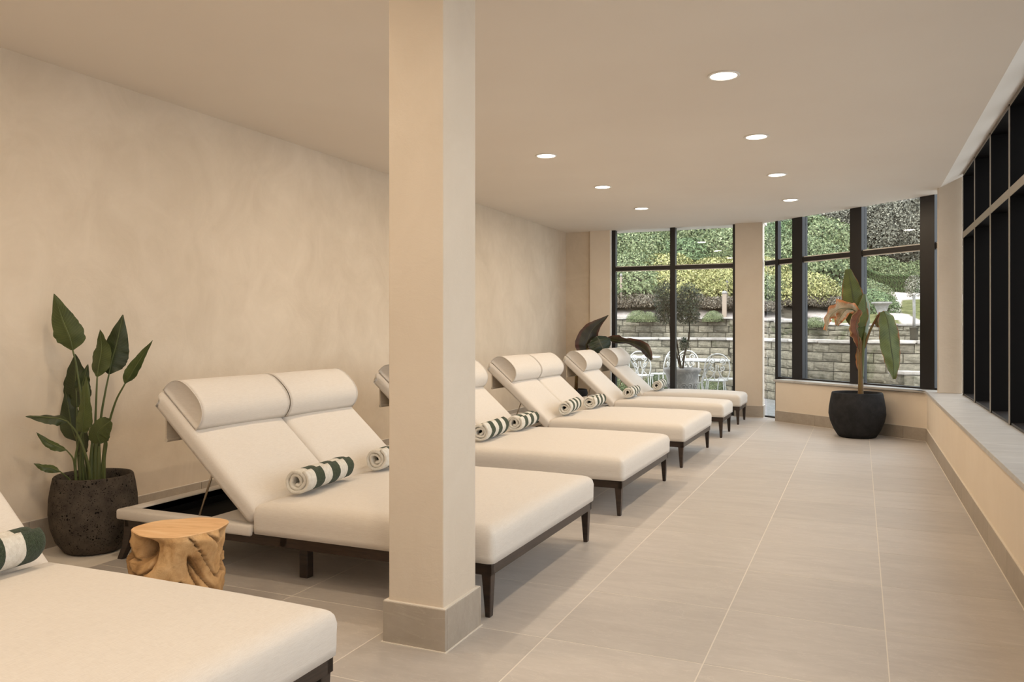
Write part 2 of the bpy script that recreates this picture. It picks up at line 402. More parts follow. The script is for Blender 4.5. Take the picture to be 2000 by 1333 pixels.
for i in range(-5, 3):
    for j in range(-9, 16):
        x0, y0 = .10 + T * (i - 1) + .002, 3.14 + T * j + .002; x1, y1 = x0 + T - .004, y0 + T - .004
        pl = clip([(x0, y0), (x1, y0), (x1, y1), (x0, y1)], room)
        if not pl: continue
        area = abs(sum(pl[k][0] * pl[(k + 1) % len(pl)][1] - pl[(k + 1) % len(pl)][0] * pl[k][1] for k in range(len(pl)))) / 2
        if area < .002: continue
        if area > (T - .004) ** 2 - 1e-4:
            if full is None:
                full = box('tile', -T / 2 + .002, T / 2 - .002, -T / 2 + .002, T / 2 - .002, -.02, 0, mt_tile, fl, .0012)
                full.location = ((x0 + x1) / 2, (y0 + y1) / 2, 0)
            else: dup(full, fl, ((x0 + x1) / 2, (y0 + y1) / 2, 0), (0, 0, 0))
        else:
            cx, cy = (x0 + x1) / 2, (y0 + y1) / 2
            o = prism('tile', [(p[0] - cx, p[1] - cy) for p in pl], -.02, 0, mt_tile, fl); o.location = (cx, cy, 0)

# ceiling: flat slab, then a raised slope towards the right-hand window
bm = bmesh.new()
ZR = 2.99
def quad(bm, pts, flip=False):
    vs = [bm.verts.new(p) for p in pts]
    return bm.faces.new(vs[::-1] if flip else vs)
cl = [(XL - .1, YB - .1), (.82, YB - .1), (.82, 10.56), (-1.31, 12.42), (-1.31, 12.75), (XL - .1, 12.75)]
a = [bm.verts.new((p[0], p[1], CEIL)) for p in cl]; b = [bm.verts.new((p[0], p[1], 3.3)) for p in cl]
bm.faces.new(a[::-1]); bm.faces.new(b)
for i in range(6): bm.faces.new((a[i], a[(i + 1) % 6], b[(i + 1) % 6], b[i]))
c2 = [(.82, CEIL), (1.03, ZR), (1.35, ZR), (1.35, 3.3), (.82, 3.3)]
ends = []
for (yy0) in (YB - .1, 10.56):
    ends.append([bm.verts.new((x, yy0 if yy0 < 0 else (10.56 - (x - .82) * .868), z)) for x, z in c2])
for i in range(5): bm.faces.new((ends[0][i], ends[1][i], ends[1][(i + 1) % 5], ends[0][(i + 1) % 5]))
bm.faces.new(ends[0]); bm.faces.new(ends[1][::-1])
bmesh.ops.recalc_face_normals(bm, faces=bm.faces)
tag(bmo('ceiling', bm, mt_ceil), kind='structure')

def grid_wall(name, p, q, z0, z1, th, mat):
    """plain wall from p to q, thickness th away from the room (to the right of p->q)"""
    d = (Vector(q) - Vector(p)).normalized(); n = Vector((d.y, -d.x)) * th
    return tag(prism(name, [p, q, (q[0] + n.x, q[1] + n.y), (p[0] + n.x, p[1] + n.y)], z0, z1, mat), kind='structure')
grid_wall('wall_left', (XL, 12.75), (XL, YB - .1), -.12, CEIL + .02, .12, mt_wall)
grid_wall('wall_back', (XL - .1, YB), (1.4, YB), -.12, 3.2, .12, mt_ceil)  # unseen; given the pale ceiling paint to bounce light into the room
# end wall: flat strip then a pier standing a little proud beside the window
grid_wall('wall_end', (-3.98, 12.36), (XL - .02, 12.36), -.1, CEIL + .01, .3, mt_wall)
grid_wall('wall_end_pier', (-3.66, 12.30), (-3.99, 12.30), -.1, CEIL + .01, .36, mt_low)

# low walls with stone sills
LW0, LW1 = Vector((-1.10, 11.88)), Vector((.71, 10.41))
ld = (LW1 - LW0).normalized(); ln = Vector((-ld.y, ld.x)) if Vector((-ld.y, ld.x)).y > 0 else Vector((ld.y, -ld.x))
SZ = .59
q0 = LW0 + ln * .27; q1 = LW1 + ln * .2
tag(prism('wall_corner', [tuple(LW0), tuple(LW1), (.85, 10.60), tuple(q0)], -.1, SZ - .03, mt_low), kind='structure')
tag(prism('wall_right', [(XR, YB), (1.24, YB), (1.24, 10.14), (XR, 10.60)], -.1, SZ - .031, mt_low), kind='structure')
SF = .688
e0 = LW0 - ln * .022 - ld * .03
tk = (SF - e0.x) / ld.x; e1 = e0 + ld * tk
o = prism('trim_1', [tuple(e0), tuple(e1), (SF, e1.y), (.9, 10.50), tuple(e0 + ln * .33)], SZ - .03, SZ, mt_sill, bev=.006); tag(o, 'pale stone sill on the slanted low wall', kind='structure')
# right-hand sill in slabs
o = empty('trim_2', kind='structure', label='long pale stone sill under the dark window')
ys = [e1.y, 8.9, 7.1, 5.3, 3.5, 1.7, YB]
for k in range(len(ys) - 1):
    y1_, y0_ = ys[k], ys[k + 1] + .002
    if k == 0: prism('sill_slab', [(SF, y0_), (1.2, y0_), (1.2, 10.12), (SF + .003, y1_ - .002)], SZ - .03, SZ, mt_sill, o, .004)
    else: box('sill_slab', SF, 1.2, y0_, y1_, SZ - .03, SZ, mt_sill, o, .004, 2)

# skirtings, in tiles of the floor's length
def skirting(name, p, q, h, th=.012, first=T, struct=True, parent=None):
    p, q = Vector(p), Vector(q); d = (q - p); L = d.length; d.normalize(); n = Vector((-d.y, d.x))   # n: towards the room, left of p->q
    if parent is None: par = empty(name, (0, 0, 0), kind='structure')
    else: par = parent
    s = 0; k = 0
    while s < L - .01:
        e = min(L, s + (first if k == 0 else T))
        a_, b_ = p + d * (s + .0015), p + d * (e - .0015)
        o = prism('skirting_tile', [tuple(a_), tuple(b_), tuple(b_ + n * th), tuple(a_ + n * th)], 0, h, mt_skirt, par)
        s = e; k += 1
    g0 = prism('grout_line', [tuple(p), tuple(q), tuple(q + n * (th + .005)), tuple(p + n * (th + .005))], -.002, .0035, mt_grout, par)
    g1 = prism('grout_line', [tuple(p), tuple(q), tuple(q + n * (th * .8)), tuple(p + n * (th * .8))], h - .001, h + .004, mt_grout, par)
    return par
skirting('baseboard_left', (XL, YB), (XL, 12.36), .185)   # n points left of travel: flip below
for o in list(bpy.data.objects['baseboard_left'].children): bpy.data.objects.remove(o)
bpy.data.objects.remove(bpy.data.objects['baseboard_left'])
skirting('baseboard_left', (XL, 12.36), (XL, YB), .185)
skirting('baseboard_right', (XR, YB), (XR, 10.41), .15)
skirting('baseboard_corner', tuple(LW1), tuple(LW0), .15, first=.3)
skirting('baseboard_end', (-3.66, 12.30), (-3.98, 12.30), .17)

# columns
def column(x0, x1, y0, y1, z1, name, label, h=.17, g=.018, zb=0.0):
    par = empty(name, ((x0 + x1) / 2, (y0 + y1) / 2, 0), label=label, cat='column', kind='structure')
    X0, X1, Y0, Y1 = [v for v in ((x0 - x1) / 2, (x1 - x0) / 2, (y0 - y1) / 2, (y1 - y0) / 2)]
    box('shaft', X0, X1, Y0, Y1, zb, z1, mt_pillar, par, .004, 2)
    if h:
        box('skirting_tile', X0 - g, X1 + g, Y0 - g, Y0, 0, h, mt_skirt, par, .0015)
        box('skirting_tile', X0 - g, X1 + g, Y1, Y1 + g, 0, h, mt_skirt, par, .0015)
        box('skirting_tile', X1, X1 + g, Y0 + .001, Y1 - .001, 0, h, mt_skirt, par, .0015)
        box('skirting_tile', X0 - g, X0, Y0 + .001, Y1 - .001, 0, h, mt_skirt, par, .0015)
        bm = bmesh.new()
        addbox(bm, X0 - g - .006, X1 + g + .006, Y0 - g - .006, Y1 + g + .006, -.001, .003)
        addbox(bm, X0 - g + .003, X1 + g - .003, Y0 - g + .003, Y1 + g - .003, h - .001, h + .003)
        bmo('grout_line', bm, mt_grout, par)
    return par
column(-1.803, -1.545, 2.85, 3.145, CEIL + .01, 'pillar', 'square plastered column with grey tiled base among the loungers')
column(-1.715, -1.32, 12.28, 12.52, CEIL + .01, 'pillar', 'square plastered column between the end window and slanted window', g=.012)
column(.80, 1.035, 10.08, 10.22, ZR + .01, 'pillar', 'plastered corner column standing on the window sill', h=0, zb=SZ)

# end window (window_1): frames, transoms, mullion, panes
def bars(par, p, d, n, s0, s1, z0, z1, dep, mat, name, off=0):
    a_, b_ = p + d * s0 - n * off, p + d * s1 - n * off
    return prism(name, [tuple(a_), tuple(b_), tuple(b_ - n * dep), tuple(a_ - n * dep)], z0, z1, mat, par)
W1 = empty('window_1', kind='structure', label='tall black framed garden window at the end of the room')
pE = Vector((-3.66, 12.36)); dE = Vector((1, 0)); nE = Vector((0, -1))
LE = 1.96
box('reveal', -3.66, -3.645, 12.30, 12.46, 0, CEIL, mt_ring, W1)
bars(W1, pE, dE, nE, .015, .075, 0, CEIL, .10, mt_frame, 'frame_upright')
bars(W1, pE, dE, nE, .95, 1.03, 0, CEIL, .12, mt_frame, 'mullion')
bars(W1, pE, dE, nE, 1.90, LE, 0, CEIL, .10, mt_frame, 'frame_upright')
for s0, s1 in ((.075, .95), (1.03, 1.90)):
    bars(W1, pE, dE, nE, s0, s1, 2.235, 2.295, .07, mt_frame, 'transom', .01)
    bars(W1, pE, dE, nE, s0, s1, -.005, .05, .08, mt_frame, 'frame_rail', .01)
    bars(W1, pE, dE, nE, s0, s1, .05, 2.235, .012, mt_glass, 'pane', .055)
    bars(W1, pE, dE, nE, s0, s1, 2.295, CEIL, .012, mt_glass, 'pane', .055)
    bars(W1, pE, dE, nE, s0, s1, 2.225, 2.235, .02, mt_ring, 'glazing_bead', .03)
    bars(W1, pE, dE, nE, s0, s1, 2.295, 2.306, .02, mt_ring, 'glazing_bead', .03)
# slanted window (window_2)
W2 = empty('window_2', kind='structure', label='slanted black framed garden window above the low wall')
nD = dn
def sat(x):   # distance along the slanted line for a world x
    return (x - P0.x) / dg.x
LD = (P1 - P0).length
posts = [(sat(-1.14), sat(-1.10), .06), (sat(-.89), sat(-.745), .10), (sat(-.125), sat(.015), .10), (sat(.655), sat(.80), .10)]
for s0, s1, dp in posts: bars(W2, P0, dg, nD, s0, s1, -.005 if dp < .1 else SZ - .12, CEIL, dp, mt_frame, 'mullion', .0)
cuts = [0] + [v for p_ in posts for v in p_[:2]] + [LD]
for k in range(0, len(cuts), 2):
    s0, s1 = cuts[k], cuts[k + 1]
    if k == 0: zb = -.02
    else: zb = SZ - .02
    bars(W2, P0, dg, nD, s0, s1, 2.255, 2.315, .07, mt_frame, 'transom', .01)
    bars(W2, P0, dg, nD, s0, s1, zb, zb + .04, .07, mt_frame, 'frame_rail', .01)
    bars(W2, P0, dg, nD, s0, s1, zb + .04, 2.255, .012, mt_glass, 'pane', .055)
    bars(W2, P0, dg, nD, s0, s1, 2.315, CEIL if k < 8 else ZR, .012, mt_glass, 'pane', .055)
    bars(W2, P0, dg, nD, s0, s1, 2.242, 2.255, .02, mt_ring, 'glazing_bead', .03)
    bars(W2, P0, dg, nD, s0, s1, 2.315, 2.329, .02, mt_ring, 'glazing_bead', .03)
# right-hand window (window_3): deep blades, sides coloured dark as unlit, room-side faces pale as lit
W3 = empty('window_3', kind='structure', label='long dark window with deep black blades above the right sill')
fy = [9.86, 8.90, 7.88, 6.93, 5.98, 5.03, 4.08, 3.13, 2.18, 1.23, .28, -.67]
BX0, BX1 = 1.02, 1.20
ft = None
for k, y in enumerate(fy):
    if ft is None:
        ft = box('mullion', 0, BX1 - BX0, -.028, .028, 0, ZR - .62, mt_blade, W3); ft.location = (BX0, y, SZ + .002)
        ff = box('mullion_lit_face', -.004, .0, -.026, .026, 0, ZR - .62, mt_face_lit, ft)
    else:
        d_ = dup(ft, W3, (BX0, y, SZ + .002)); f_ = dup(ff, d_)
for k in range(len(fy)):
    y0_ = fy[k + 1] + .028 if k + 1 < len(fy) else YB; y1_ = fy[k] - .028
    if k == 0: pass
    tr_ = box('transom', BX0, BX1, y0_, y1_, 2.29, 2.35, mt_blade, W3); box('transom_lit_face', BX0 - .004, BX0, y0_, y1_, 2.286, 2.352, mt_face_lit, tr_)
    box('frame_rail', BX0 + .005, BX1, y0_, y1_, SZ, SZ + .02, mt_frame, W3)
    hd = box('frame_head', BX0, BX1, y0_, y1_, ZR - .035, ZR, mt_blade, W3); box('head_lit_face', BX0 - .004, BX0, y0_, y1_, ZR - .035, ZR, mt_face_lit, hd)
    box('pane', 1.165, 1.175, y0_, y1_, SZ + .02, 2.29, mt_tint, W3); box('pane', 1.165, 1.175, y0_, y1_, 2.35, ZR - .035, mt_tint, W3)
box('pane', 1.165, 1.175, 9.888, 10.22, SZ, ZR, mt_tint, W3)

# ------------------------------------------------------------------ downlights
def downlight(x, y, label):
    t = empty('downlight', (x, y, CEIL), label=label, cat='ceiling light', group='recessed ceiling downlights')
    bm = bmesh.new(); n = 40
    prof = [(.083, -.001), (.098, -.001), (.100, -.004), (.096, -.007), (.083, -.0075), (.081, -.004)]
    rings = [[bm.verts.new((r * math.cos(2 * math.pi * k / n), r * math.sin(2 * math.pi * k / n), z)) for k in range(n)] for r, z in prof]
    for i in range(6):
        for k in range(n): bm.faces.new((rings[i][k], rings[(i + 1) % 6][k], rings[(i + 1) % 6][(k + 1) % n], rings[i][(k + 1) % n]))
    bmesh.ops.recalc_face_normals(bm, faces=bm.faces)
    bmo('trim_ring', bm, mt_ring, t, True)
    bm = bmesh.new(); bmesh.ops.create_circle(bm, cap_ends=True, segments=40, radius=.083, matrix=Matrix.Translation((0, 0, -.003)) @ Matrix.Rotation(math.pi, 4, 'X'))
    bmo('diffuser', bm, mt_diff, t)
    ld_ = bpy.data.lights.new('downlight lamp', 'AREA'); ld_.shape = 'DISK'; ld_.size = .15; ld_.energy = LAMP_W; ld_.color = LAMP_COL; ld_.spread = R(180)
    lo = bpy.data.objects.new('lamp', ld_); link(lo, t); lo.location = (0, 0, -.010)
rows = [(-2.62, [10.25, 8.53, 6.79, 5.06, 2.55, .9, -.85]), (-.78, [10.3, 8.57, 6.81, 5.09, 1.63, -.1])]
k1 = {10.25: 'recessed round downlight nearest the end window in the row above the loungers', 8.53: 'recessed round downlight, second from the end window in the row above the loungers',
      6.79: 'recessed round downlight just right of the column top above the loungers',
      10.3: 'recessed round downlight nearest the slanted window in the row above the walkway', 8.57: 'recessed round downlight second from the slanted window above the walkway',
      6.81: 'recessed round downlight third from the slanted window above the walkway', 5.09: 'largest looking round downlight, nearest the camera above the walkway'}
for x, ys_ in rows:
    for q, y in enumerate(ys_):
        downlight(x, y, k1.get(y, 'recessed round downlight %s from the end window, %s' % (ordn(q), 'above the loungers' if x < -2 else 'above the walkway')))

# ------------------------------------------------------------------ loungers
def pillow_mesh(x0, x1, y0, y1, zb, ze, zc, rr=.05, rc=.03, nx=22, ny=22, drop=.055):
    """soft cushion block: flat base at zb, edge shoulder at ze, crown at zc, plan corners rounded by rc"""
    def sp(n):
        t = np.linspace(0, 1, n + 1); return (t - .78 * np.sin(2 * np.pi * t) / (2 * np.pi))
    U, V = sp(nx), sp(ny); W_, L_ = x1 - x0, y1 - y0
    vs = []; fs = []
    def rnd_c(x, y):
        cx = min(max(x, x0 + rc), x1 - rc); cy = min(max(y, y0 + rc), y1 - rc)
        dx, dy = x - cx, y - cy
        if dx and dy:
            d = max(abs(dx), abs(dy)); l = math.hypot(dx, dy); return cx + dx / l * d, cy + dy / l * d
        return x, y
    for i in range(nx + 1):
        for j in range(ny + 1):
            x, y = x0 + W_ * U[i], y0 + L_ * V[j]
            e = min(x - x0, x1 - x, y - y0, y1 - y)
            t = min(1, e / (drop)); sh = math.sqrt(max(0, 1 - (1 - t) ** 2))
            cr_ = math.sin(math.pi * U[i]) ** .5 * math.sin(math.pi * V[j]) ** .5 if 0 < U[i] < 1 and 0 < V[j] < 1 else 0
            xx, yy_ = rnd_c(x, y)
            z = ze + (zc - ze) * (.62 * sh + .38 * cr_)
            vs.append((xx, yy_, z + .0015 * noise.noise(Vector((x * 5, y * 5, 3)))))
    def I(i, j): return i * (ny + 1) + j
    for i in range(nx):
        for j in range(ny): fs.append((I(i, j), I(i + 1, j), I(i + 1, j + 1), I(i, j + 1)))
    per = [(i, 0) for i in range(nx)] + [(nx, j) for j in range(ny)] + [(i, ny) for i in range(nx, 0, -1)] + [(0, j) for j in range(ny, 0, -1)]
    top = [I(*p) for p in per]; prev = top
    for z_, ins in ((ze - .35 * (ze - zb), -.0015), (zb + .3 * (ze - zb), -.0015), (zb, .003)):
        ring = []
        for t_ in top:
            x, y, _ = vs[t_]; cx, cy = (x0 + x1) / 2, (y0 + y1) / 2
            ring.append(len(vs)); vs.append((x - math.copysign(ins, x - cx) * (abs(x - cx) > W_ * .45), y - math.copysign(ins, y - cy) * (abs(y - cy) > L_ * .45), z_))
        n = len(top)
        for k in range(n): fs.append((prev[k], ring[k], ring[(k + 1) % n], prev[(k + 1) % n]))
        prev = ring
    fs.append(tuple(prev[::-1]))
    return vs, fs
ANG = R(41.5); U_ = Vector((-math.cos(ANG), 0, math.sin(ANG))); N_ = Vector((math.sin(ANG), 0, math.cos(ANG)))
HG = Vector((-1.385, 0, .300))      # hinge, behind-below
def slope(s, t, y): return HG + U_ * s + N_ * t + Vector((0, y, 0))
def make_lounger(W_, n, label):
    root = empty('lounge_bed' if n == 2 else 'sun_lounger', (0, 0, 0), label=label, cat='lounger', group='double linen loungers' if n == 2 else 'single linen loungers')
    vs, fs = pillow_mesh(-1.372, .0, 0, W_, .25, .350, .435, nx=38, ny=34, drop=.075)
    mesh('seat_cushion', vs, fs, mt_linen, root, True)
    hw = W_ / n
    for k in range(n):
        y0, y1 = k * hw + .002, (k + 1) * hw - .002
        vs, fs = pillow_mesh(0.0, .925, y0, y1, 0, .058, .095, rc=.025, nx=26, ny=20, drop=.045)
        # the top end is cut at a slant, as upholstered over a wedge
        v2 = [slope(x - (.035 if x > .88 else 0) * (1 - z / .09), z, y) for x, y, z in vs]
        mesh('backrest', v2, [f[::-1] for f in fs], mt_linen, root, True)
        # headrest: D-shaped bolster with flat ends
        a0, a1 = y0 + (.022 if k == 0 else .005), y1 - (.022 if k == n - 1 else .005); bm = bmesh.new(); prof = []
        nseg = 22
        for q in range(nseg + 1):
            th = math.pi * q / nseg
            ca, sa = math.cos(th), math.sin(th)
            prof.append((.75 - .158 * math.copysign(abs(ca) ** .8, ca), .088 + .140 * abs(sa) ** .74))
        rings = []
        ysr = [(a0 + .010, .93), (a0 + .003, .985), (a0, 1.0), (a0 + .03, 1.0), ((a0 + a1) / 2, 1.01), (a1 - .03, 1.0), (a1, 1.0), (a1 - .003, .985), (a1 - .010, .93)]
        for yv, f in ysr:
            rings.append([bm.verts.new(slope(.75 + (s - .75) * f, .088 + (t - .088) * f, yv)) for s, t in prof])
        for i in range(len(rings) - 1):
            for j in range(nseg + 1): bm.faces.new((rings[i][j], rings[i][(j + 1) % (nseg + 1)], rings[i + 1][(j + 1) % (nseg + 1)], rings[i + 1][j]))
        bm.faces.new(rings[0]); bm.faces.new(rings[-1][::-1]); bmesh.ops.recalc_face_normals(bm, faces=bm.faces)
        hr = bmo('headrest', bm, mt_linen, root, True)
        for yv in (a0 + .001, a1 - .001):
            bm = bmesh.new(); tube(bm, [slope(s * 1.0, t, yv) for s, t in prof], .0024, 6); bmo('piping', bm, mt_linen, hr, True)
        # counterweight flap that hangs behind, from the strap over the top edge
        xs_, zt = slope(.90, 0, 0).x + .055, .80
        bm = bmesh.new(); addbox(bm, xs_ - .005, xs_ + .005, a0 + .02, a1 - .02, .685, zt + .06); tube(bm, [(xs_, a0 + .02, .69), (xs_, a1 - .02, .69)], .011, 8)
        bmo('headrest_flap', bm, mt_linen2, root)
        # folding strut
        bm = bmesh.new(); ym = y0 + .07 if k == 0 else y1 - .07
        tube(bm, [slope(.40, .005, ym), Vector((-1.79, ym, .29))], .006, 8)
        bmo('support_rod', bm, mt_rod, root, True)
    # upholstered seat frame behind the hinge with its open well
    xb = -2.34; rw = .085; zt, zb = .290, .232
    bm = bmesh.new()
    addbox(bm, xb, -1.378, 0, rw, zb, zt, .012, 2); addbox(bm, xb, -1.378, W_ - rw, W_, zb, zt, .012, 2)
    addbox(bm, xb, xb + rw, rw - .01, W_ - rw + .01, zb, zt - .001, .012, 2)
    addbox(bm, -1.72, -1.36, rw - .01, W_ - rw + .01, zb, zt - .002, .008, 2)
    bmo('upholstered_rail', bm, mt_linen, root, True)
    bm = bmesh.new(); addbox(bm, -1.60, -1.585, .20, hw - .12, zt - .004, zt + .0005)
    bmo('hinge_slot', bm, mt_black, root)  # black strip drawn for the dark of the slot opening
    bm = bmesh.new(); addbox(bm, xb + rw - .01, -1.70, rw - .015, W_ - rw + .015, .19, .2)
    addbox(bm, xb + rw - .012, xb + rw, rw, W_ - rw, .2, zt - .01); addbox(bm, xb + rw, -1.71, W_ - rw - .002, W_ - rw + .01, .2, zt - .01)
    bmo('well_black_fill', bm, mt_black, root)  # black panels put in for the dark inside the open well
    # dark wood apron
    g = .018; bm = bmesh.new()
    for x0, x1, y0, y1 in ((xb + .05, -g, g, g + .028), (xb + .05, -g, W_ - g - .028, W_ - g), (-g - .028, -g, g, W_ - g), (xb + .05, xb + .078, g, W_ - g)):
        addbox(bm, x0, x1, y0, y1, .195, .252)
    addbox(bm, -1.2, -1.16, g, W_ - g, .20, .25)
    bmo('frame', bm, mt_dark, root)
    # legs: straight tapered in front and middle, sabre shaped at the head
    for (lx, ly) in ((-.047, .047), (-.047, W_ - .047)):
        bm = bmesh.new(); r = bmesh.ops.create_cube(bm, size=1)
        for v in bm.verts:
            top = v.co.z > 0; h = .027 if top else .017
            v.co = Vector((lx + (h if v.co.x > 0 else -(h if top else .008)), ly + h * (1 if v.co.y > 0 else -1), .252 if top else 0))
        bmesh.ops.bevel(bm, geom=list(bm.edges), offset=.003, segments=1, affect='EDGES')
        bmo('leg', bm, mt_dark, root)
    for (lx, ly) in ((-1.17, .19), (-1.17, W_ - .19)):
        bmo('leg', addbox(bmesh.new(), lx - .026, lx + .026, ly - .026, ly + .026, 0, .21, .003), mt_dark, root)
    for ly in (.045, W_ - .045):
        bm = bmesh.new(); pr = [(0, .245), (-.006, .16), (-.03, .08), (-.075, 0)]; rg = []
        for q, (dx, z) in enumerate(pr):
            h = lerp(.03, .018, q / 3); rg.append([bm.verts.new((xb + .07 + dx + a_ * h, ly + b_ * h * .9, z)) for a_, b_ in ((-1, -1), (1, -1), (1, 1), (-1, 1))])
        for i in range(3):
            for j in range(4): bm.faces.new((rg[i][j], rg[i][(j + 1) % 4], rg[i + 1][(j + 1) % 4], rg[i + 1][j]))
        bm.faces.new(rg[0]); bm.faces.new(rg[-1][::-1]); bmesh.ops.recalc_face_normals(bm, faces=bm.faces)
        bmesh.ops.bevel(bm, geom=list(bm.edges), offset=.002, segments=1, affect='EDGES')
        bmo('leg', bm, mt_dark, root)
    return root
X0 = -1.497
dbl = make_lounger(1.49, 2, 'cream double lounger closest to the camera, its foot cut by the bottom edge')
sgl = make_lounger(.735, 1, 'cream single lounger, second from the end window')
dbl.location = (X0 - .048, .665, 0)
for y, lb in ((3.225, 'cream double lounger behind the wooden stump stool, crossed by the square column'),
              (5.36, 'cream double lounger just beyond the square column'),
              (7.47, 'cream double lounger third from the column, with two joined headrests in full view')):
    o = copy_tree(dbl); o.location = (X0, y, 0); o['label'] = lb
sgl.location = (X0 + .01, 9.74, 0)
o = copy_tree(sgl); o.location = (X0 + .01, 11.19, 0); o['label'] = 'cream single lounger farthest away, beside the end window'

# ------------------------------------------------------------------ rolled towels
def make_towel(seed, L=.50, label=''):
    r_ = random.Random(seed)
    bm = bmesh.new(); turns = 2.45; n = int(turns * 26); th = .0205
    rad0, rad1 = .020, .070
    path = []
    for i in range(n + 1):
        t = i / n; a = -math.pi * .6 + turns * 2 * math.pi * t
        r = lerp(rad0, rad1, t) + .0035 * math.sin(a * 2.3 + seed) * (1 - t * .5)
        path.append((r * math.cos(a) * 1.06, r * math.sin(a) * .95))
    yst = [0, .004, .02, .10, .2, .3, .4, L - .02, L - .004, L]
    secs = []
    for yi, y in enumerate(yst):
        ed = .55 if yi in (0, len(yst) - 1) else (.85 if yi in (1, len(yst) - 2) else 1)
        outer, inner = [], []
        for i, (x, z) in enumerate(path):
            p0_ = Vector(path[max(i - 1, 0)]); p1_ = Vector(path[min(i + 1, n)]); tn = (p1_ - p0_).normalized(); nn = Vector((tn.y, -tn.x))
            wob = .0035 * noise.noise(Vector((x * 30, y * 7, z * 30 + seed)))
            ya = y + (.014 * noise.noise(Vector((i * .12, seed, 0))) + .010 * (1 - i / n)) * (1 if yi < 3 else (1 if yi > 6 else 0)) * (1 if yi < 5 else -1)
            outer.append(bm.verts.new((x + nn.x * (th / 2 * ed + wob), ya, z + nn.y * (th / 2 * ed + wob))))
            inner.append(bm.verts.new((x - nn.x * (th / 2 * ed - wob), ya, z - nn.y * (th / 2 * ed - wob))))
        secs.append(outer + inner[::-1])
    m_ = len(secs[0])
    for s in range(len(secs) - 1):
        for k in range(m_): bm.faces.new((secs[s][k], secs[s][(k + 1) % m_], secs[s + 1][(k + 1) % m_], secs[s + 1][k]))
    for sec, fl_ in ((secs[0], False), (secs[-1], True)):
        h = m_ // 2
        for k in range(h - 1):
            f = (sec[k], sec[k + 1], sec[m_ - 2 - k], sec[m_ - 1 - k]); bm.faces.new(f[::-1] if fl_ else f)
    bmesh.ops.recalc_face_normals(bm, faces=bm.faces)
    o = bmo('rolled_towel', bm, mt_towel, None, True)
    return o
tw = [make_towel(s) for s in (1, 4, 9)]
TZ = .4325 + .066
TL = [  # towel, x, y, yaw, label
    (-2.815, 1.535, 6, 'green and white rolled towel at the left edge on the nearest lounger'),
    (-2.725, 3.40, 7, 'rolled striped towel facing us on the lounger behind the stump stool'),
    (-2.735, 4.165, 5, 'rolled striped towel half hidden by the square column'),
    (-2.72, 5.60, 5, 'rolled striped towel coming out from behind the right side of the column'),
    (-2.72, 6.275, 5, 'rolled striped towel second right of the column'),
    (-2.76, 7.66, 7, 'rolled striped towel, nearer of the pair on the lounger with joined headrests'),
    (-2.73, 8.38, 4, 'rolled striped towel, farther of the pair on the lounger with joined headrests'),
    (-2.70, 9.86, 5, 'rolled striped towel on the single lounger second from the end window'),
    (-2.66, 11.26, 4, 'rolled striped towel on the farthest single lounger')]
for i, (x, y, yaw, lb) in enumerate(TL):
    o = tw[i] if i < 3 else dup(tw[i % 3])
    o.location = (x, y, TZ); o.rotation_euler = (0, R(rnd.uniform(-25, 25)) if i > 1 else 0, R(yaw)); tag(o, lb, 'towel', 'rolled striped pool towels')

# ------------------------------------------------------------------ teak root stool
def stool():
    t = empty('stump_stool', (-2.77, 2.665, 0), label='low bleached teak root stump stool beside the nearest lounger', cat='stool')
    nz_, na = 56, 140; Ht = .42
    vs, fs, cav = [], [], []
    def outline(a): return .186 + .012 * math.sin(2 * a + .6) + .010 * math.sin(3 * a + 2.1) + .004 * math.sin(7 * a)
    for i in range(nz_ + 1):
        z = Ht * i / nz_
        for k in range(na):
            a = 2 * math.pi * k / na; p = Vector((math.cos(a), math.sin(a), z * 4.2))
            # swirling folds: ridged noise warped diagonally
            a2 = a + z * 3.2; wq = Vector((math.cos(a2) * .95, math.sin(a2) * .95, z * 5.2 + .6 * math.sin(a * 2 + 1.0)))
            wq += .5 * noise.noise_vector(wq * 1.3)
            rid = 1 - abs(noise.noise(wq * 1.25)) * 2
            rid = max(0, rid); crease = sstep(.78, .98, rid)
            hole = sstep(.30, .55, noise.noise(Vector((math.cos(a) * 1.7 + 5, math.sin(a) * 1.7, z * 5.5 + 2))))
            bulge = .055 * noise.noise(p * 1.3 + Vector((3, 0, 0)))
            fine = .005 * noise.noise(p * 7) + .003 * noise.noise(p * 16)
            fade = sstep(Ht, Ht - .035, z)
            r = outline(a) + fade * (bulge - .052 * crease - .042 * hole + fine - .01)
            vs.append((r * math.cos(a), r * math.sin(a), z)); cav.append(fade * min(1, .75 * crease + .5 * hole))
    for i in range(nz_):
        for k in range(na):
            fs.append((i * na + k, i * na + (k + 1) % na, (i + 1) * na + (k + 1) % na, (i + 1) * na + k))
    fs.append(tuple(range(na))[::-1])
    o = mesh('stump', vs, fs, mt_teak, t, True)
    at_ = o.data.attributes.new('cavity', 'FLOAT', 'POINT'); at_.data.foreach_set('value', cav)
    bm = bmesh.new(); ring0 = [bm.verts.new(vs[nz_ * na + k]) for k in range(na)]
    ring1 = [bm.verts.new((vs[nz_ * na + k][0] * .985, vs[nz_ * na + k][1] * .985, Ht + .003)) for k in range(na)]
    for k in range(na): bm.faces.new((ring0[k], ring0[(k + 1) % na], ring1[(k + 1) % na], ring1[k]))
    bm.faces.new(ring1)
    bmo('sawn_top', bm, mt_teaktop, t)
    t.rotation_euler = (0, 0, R(200))
stool()

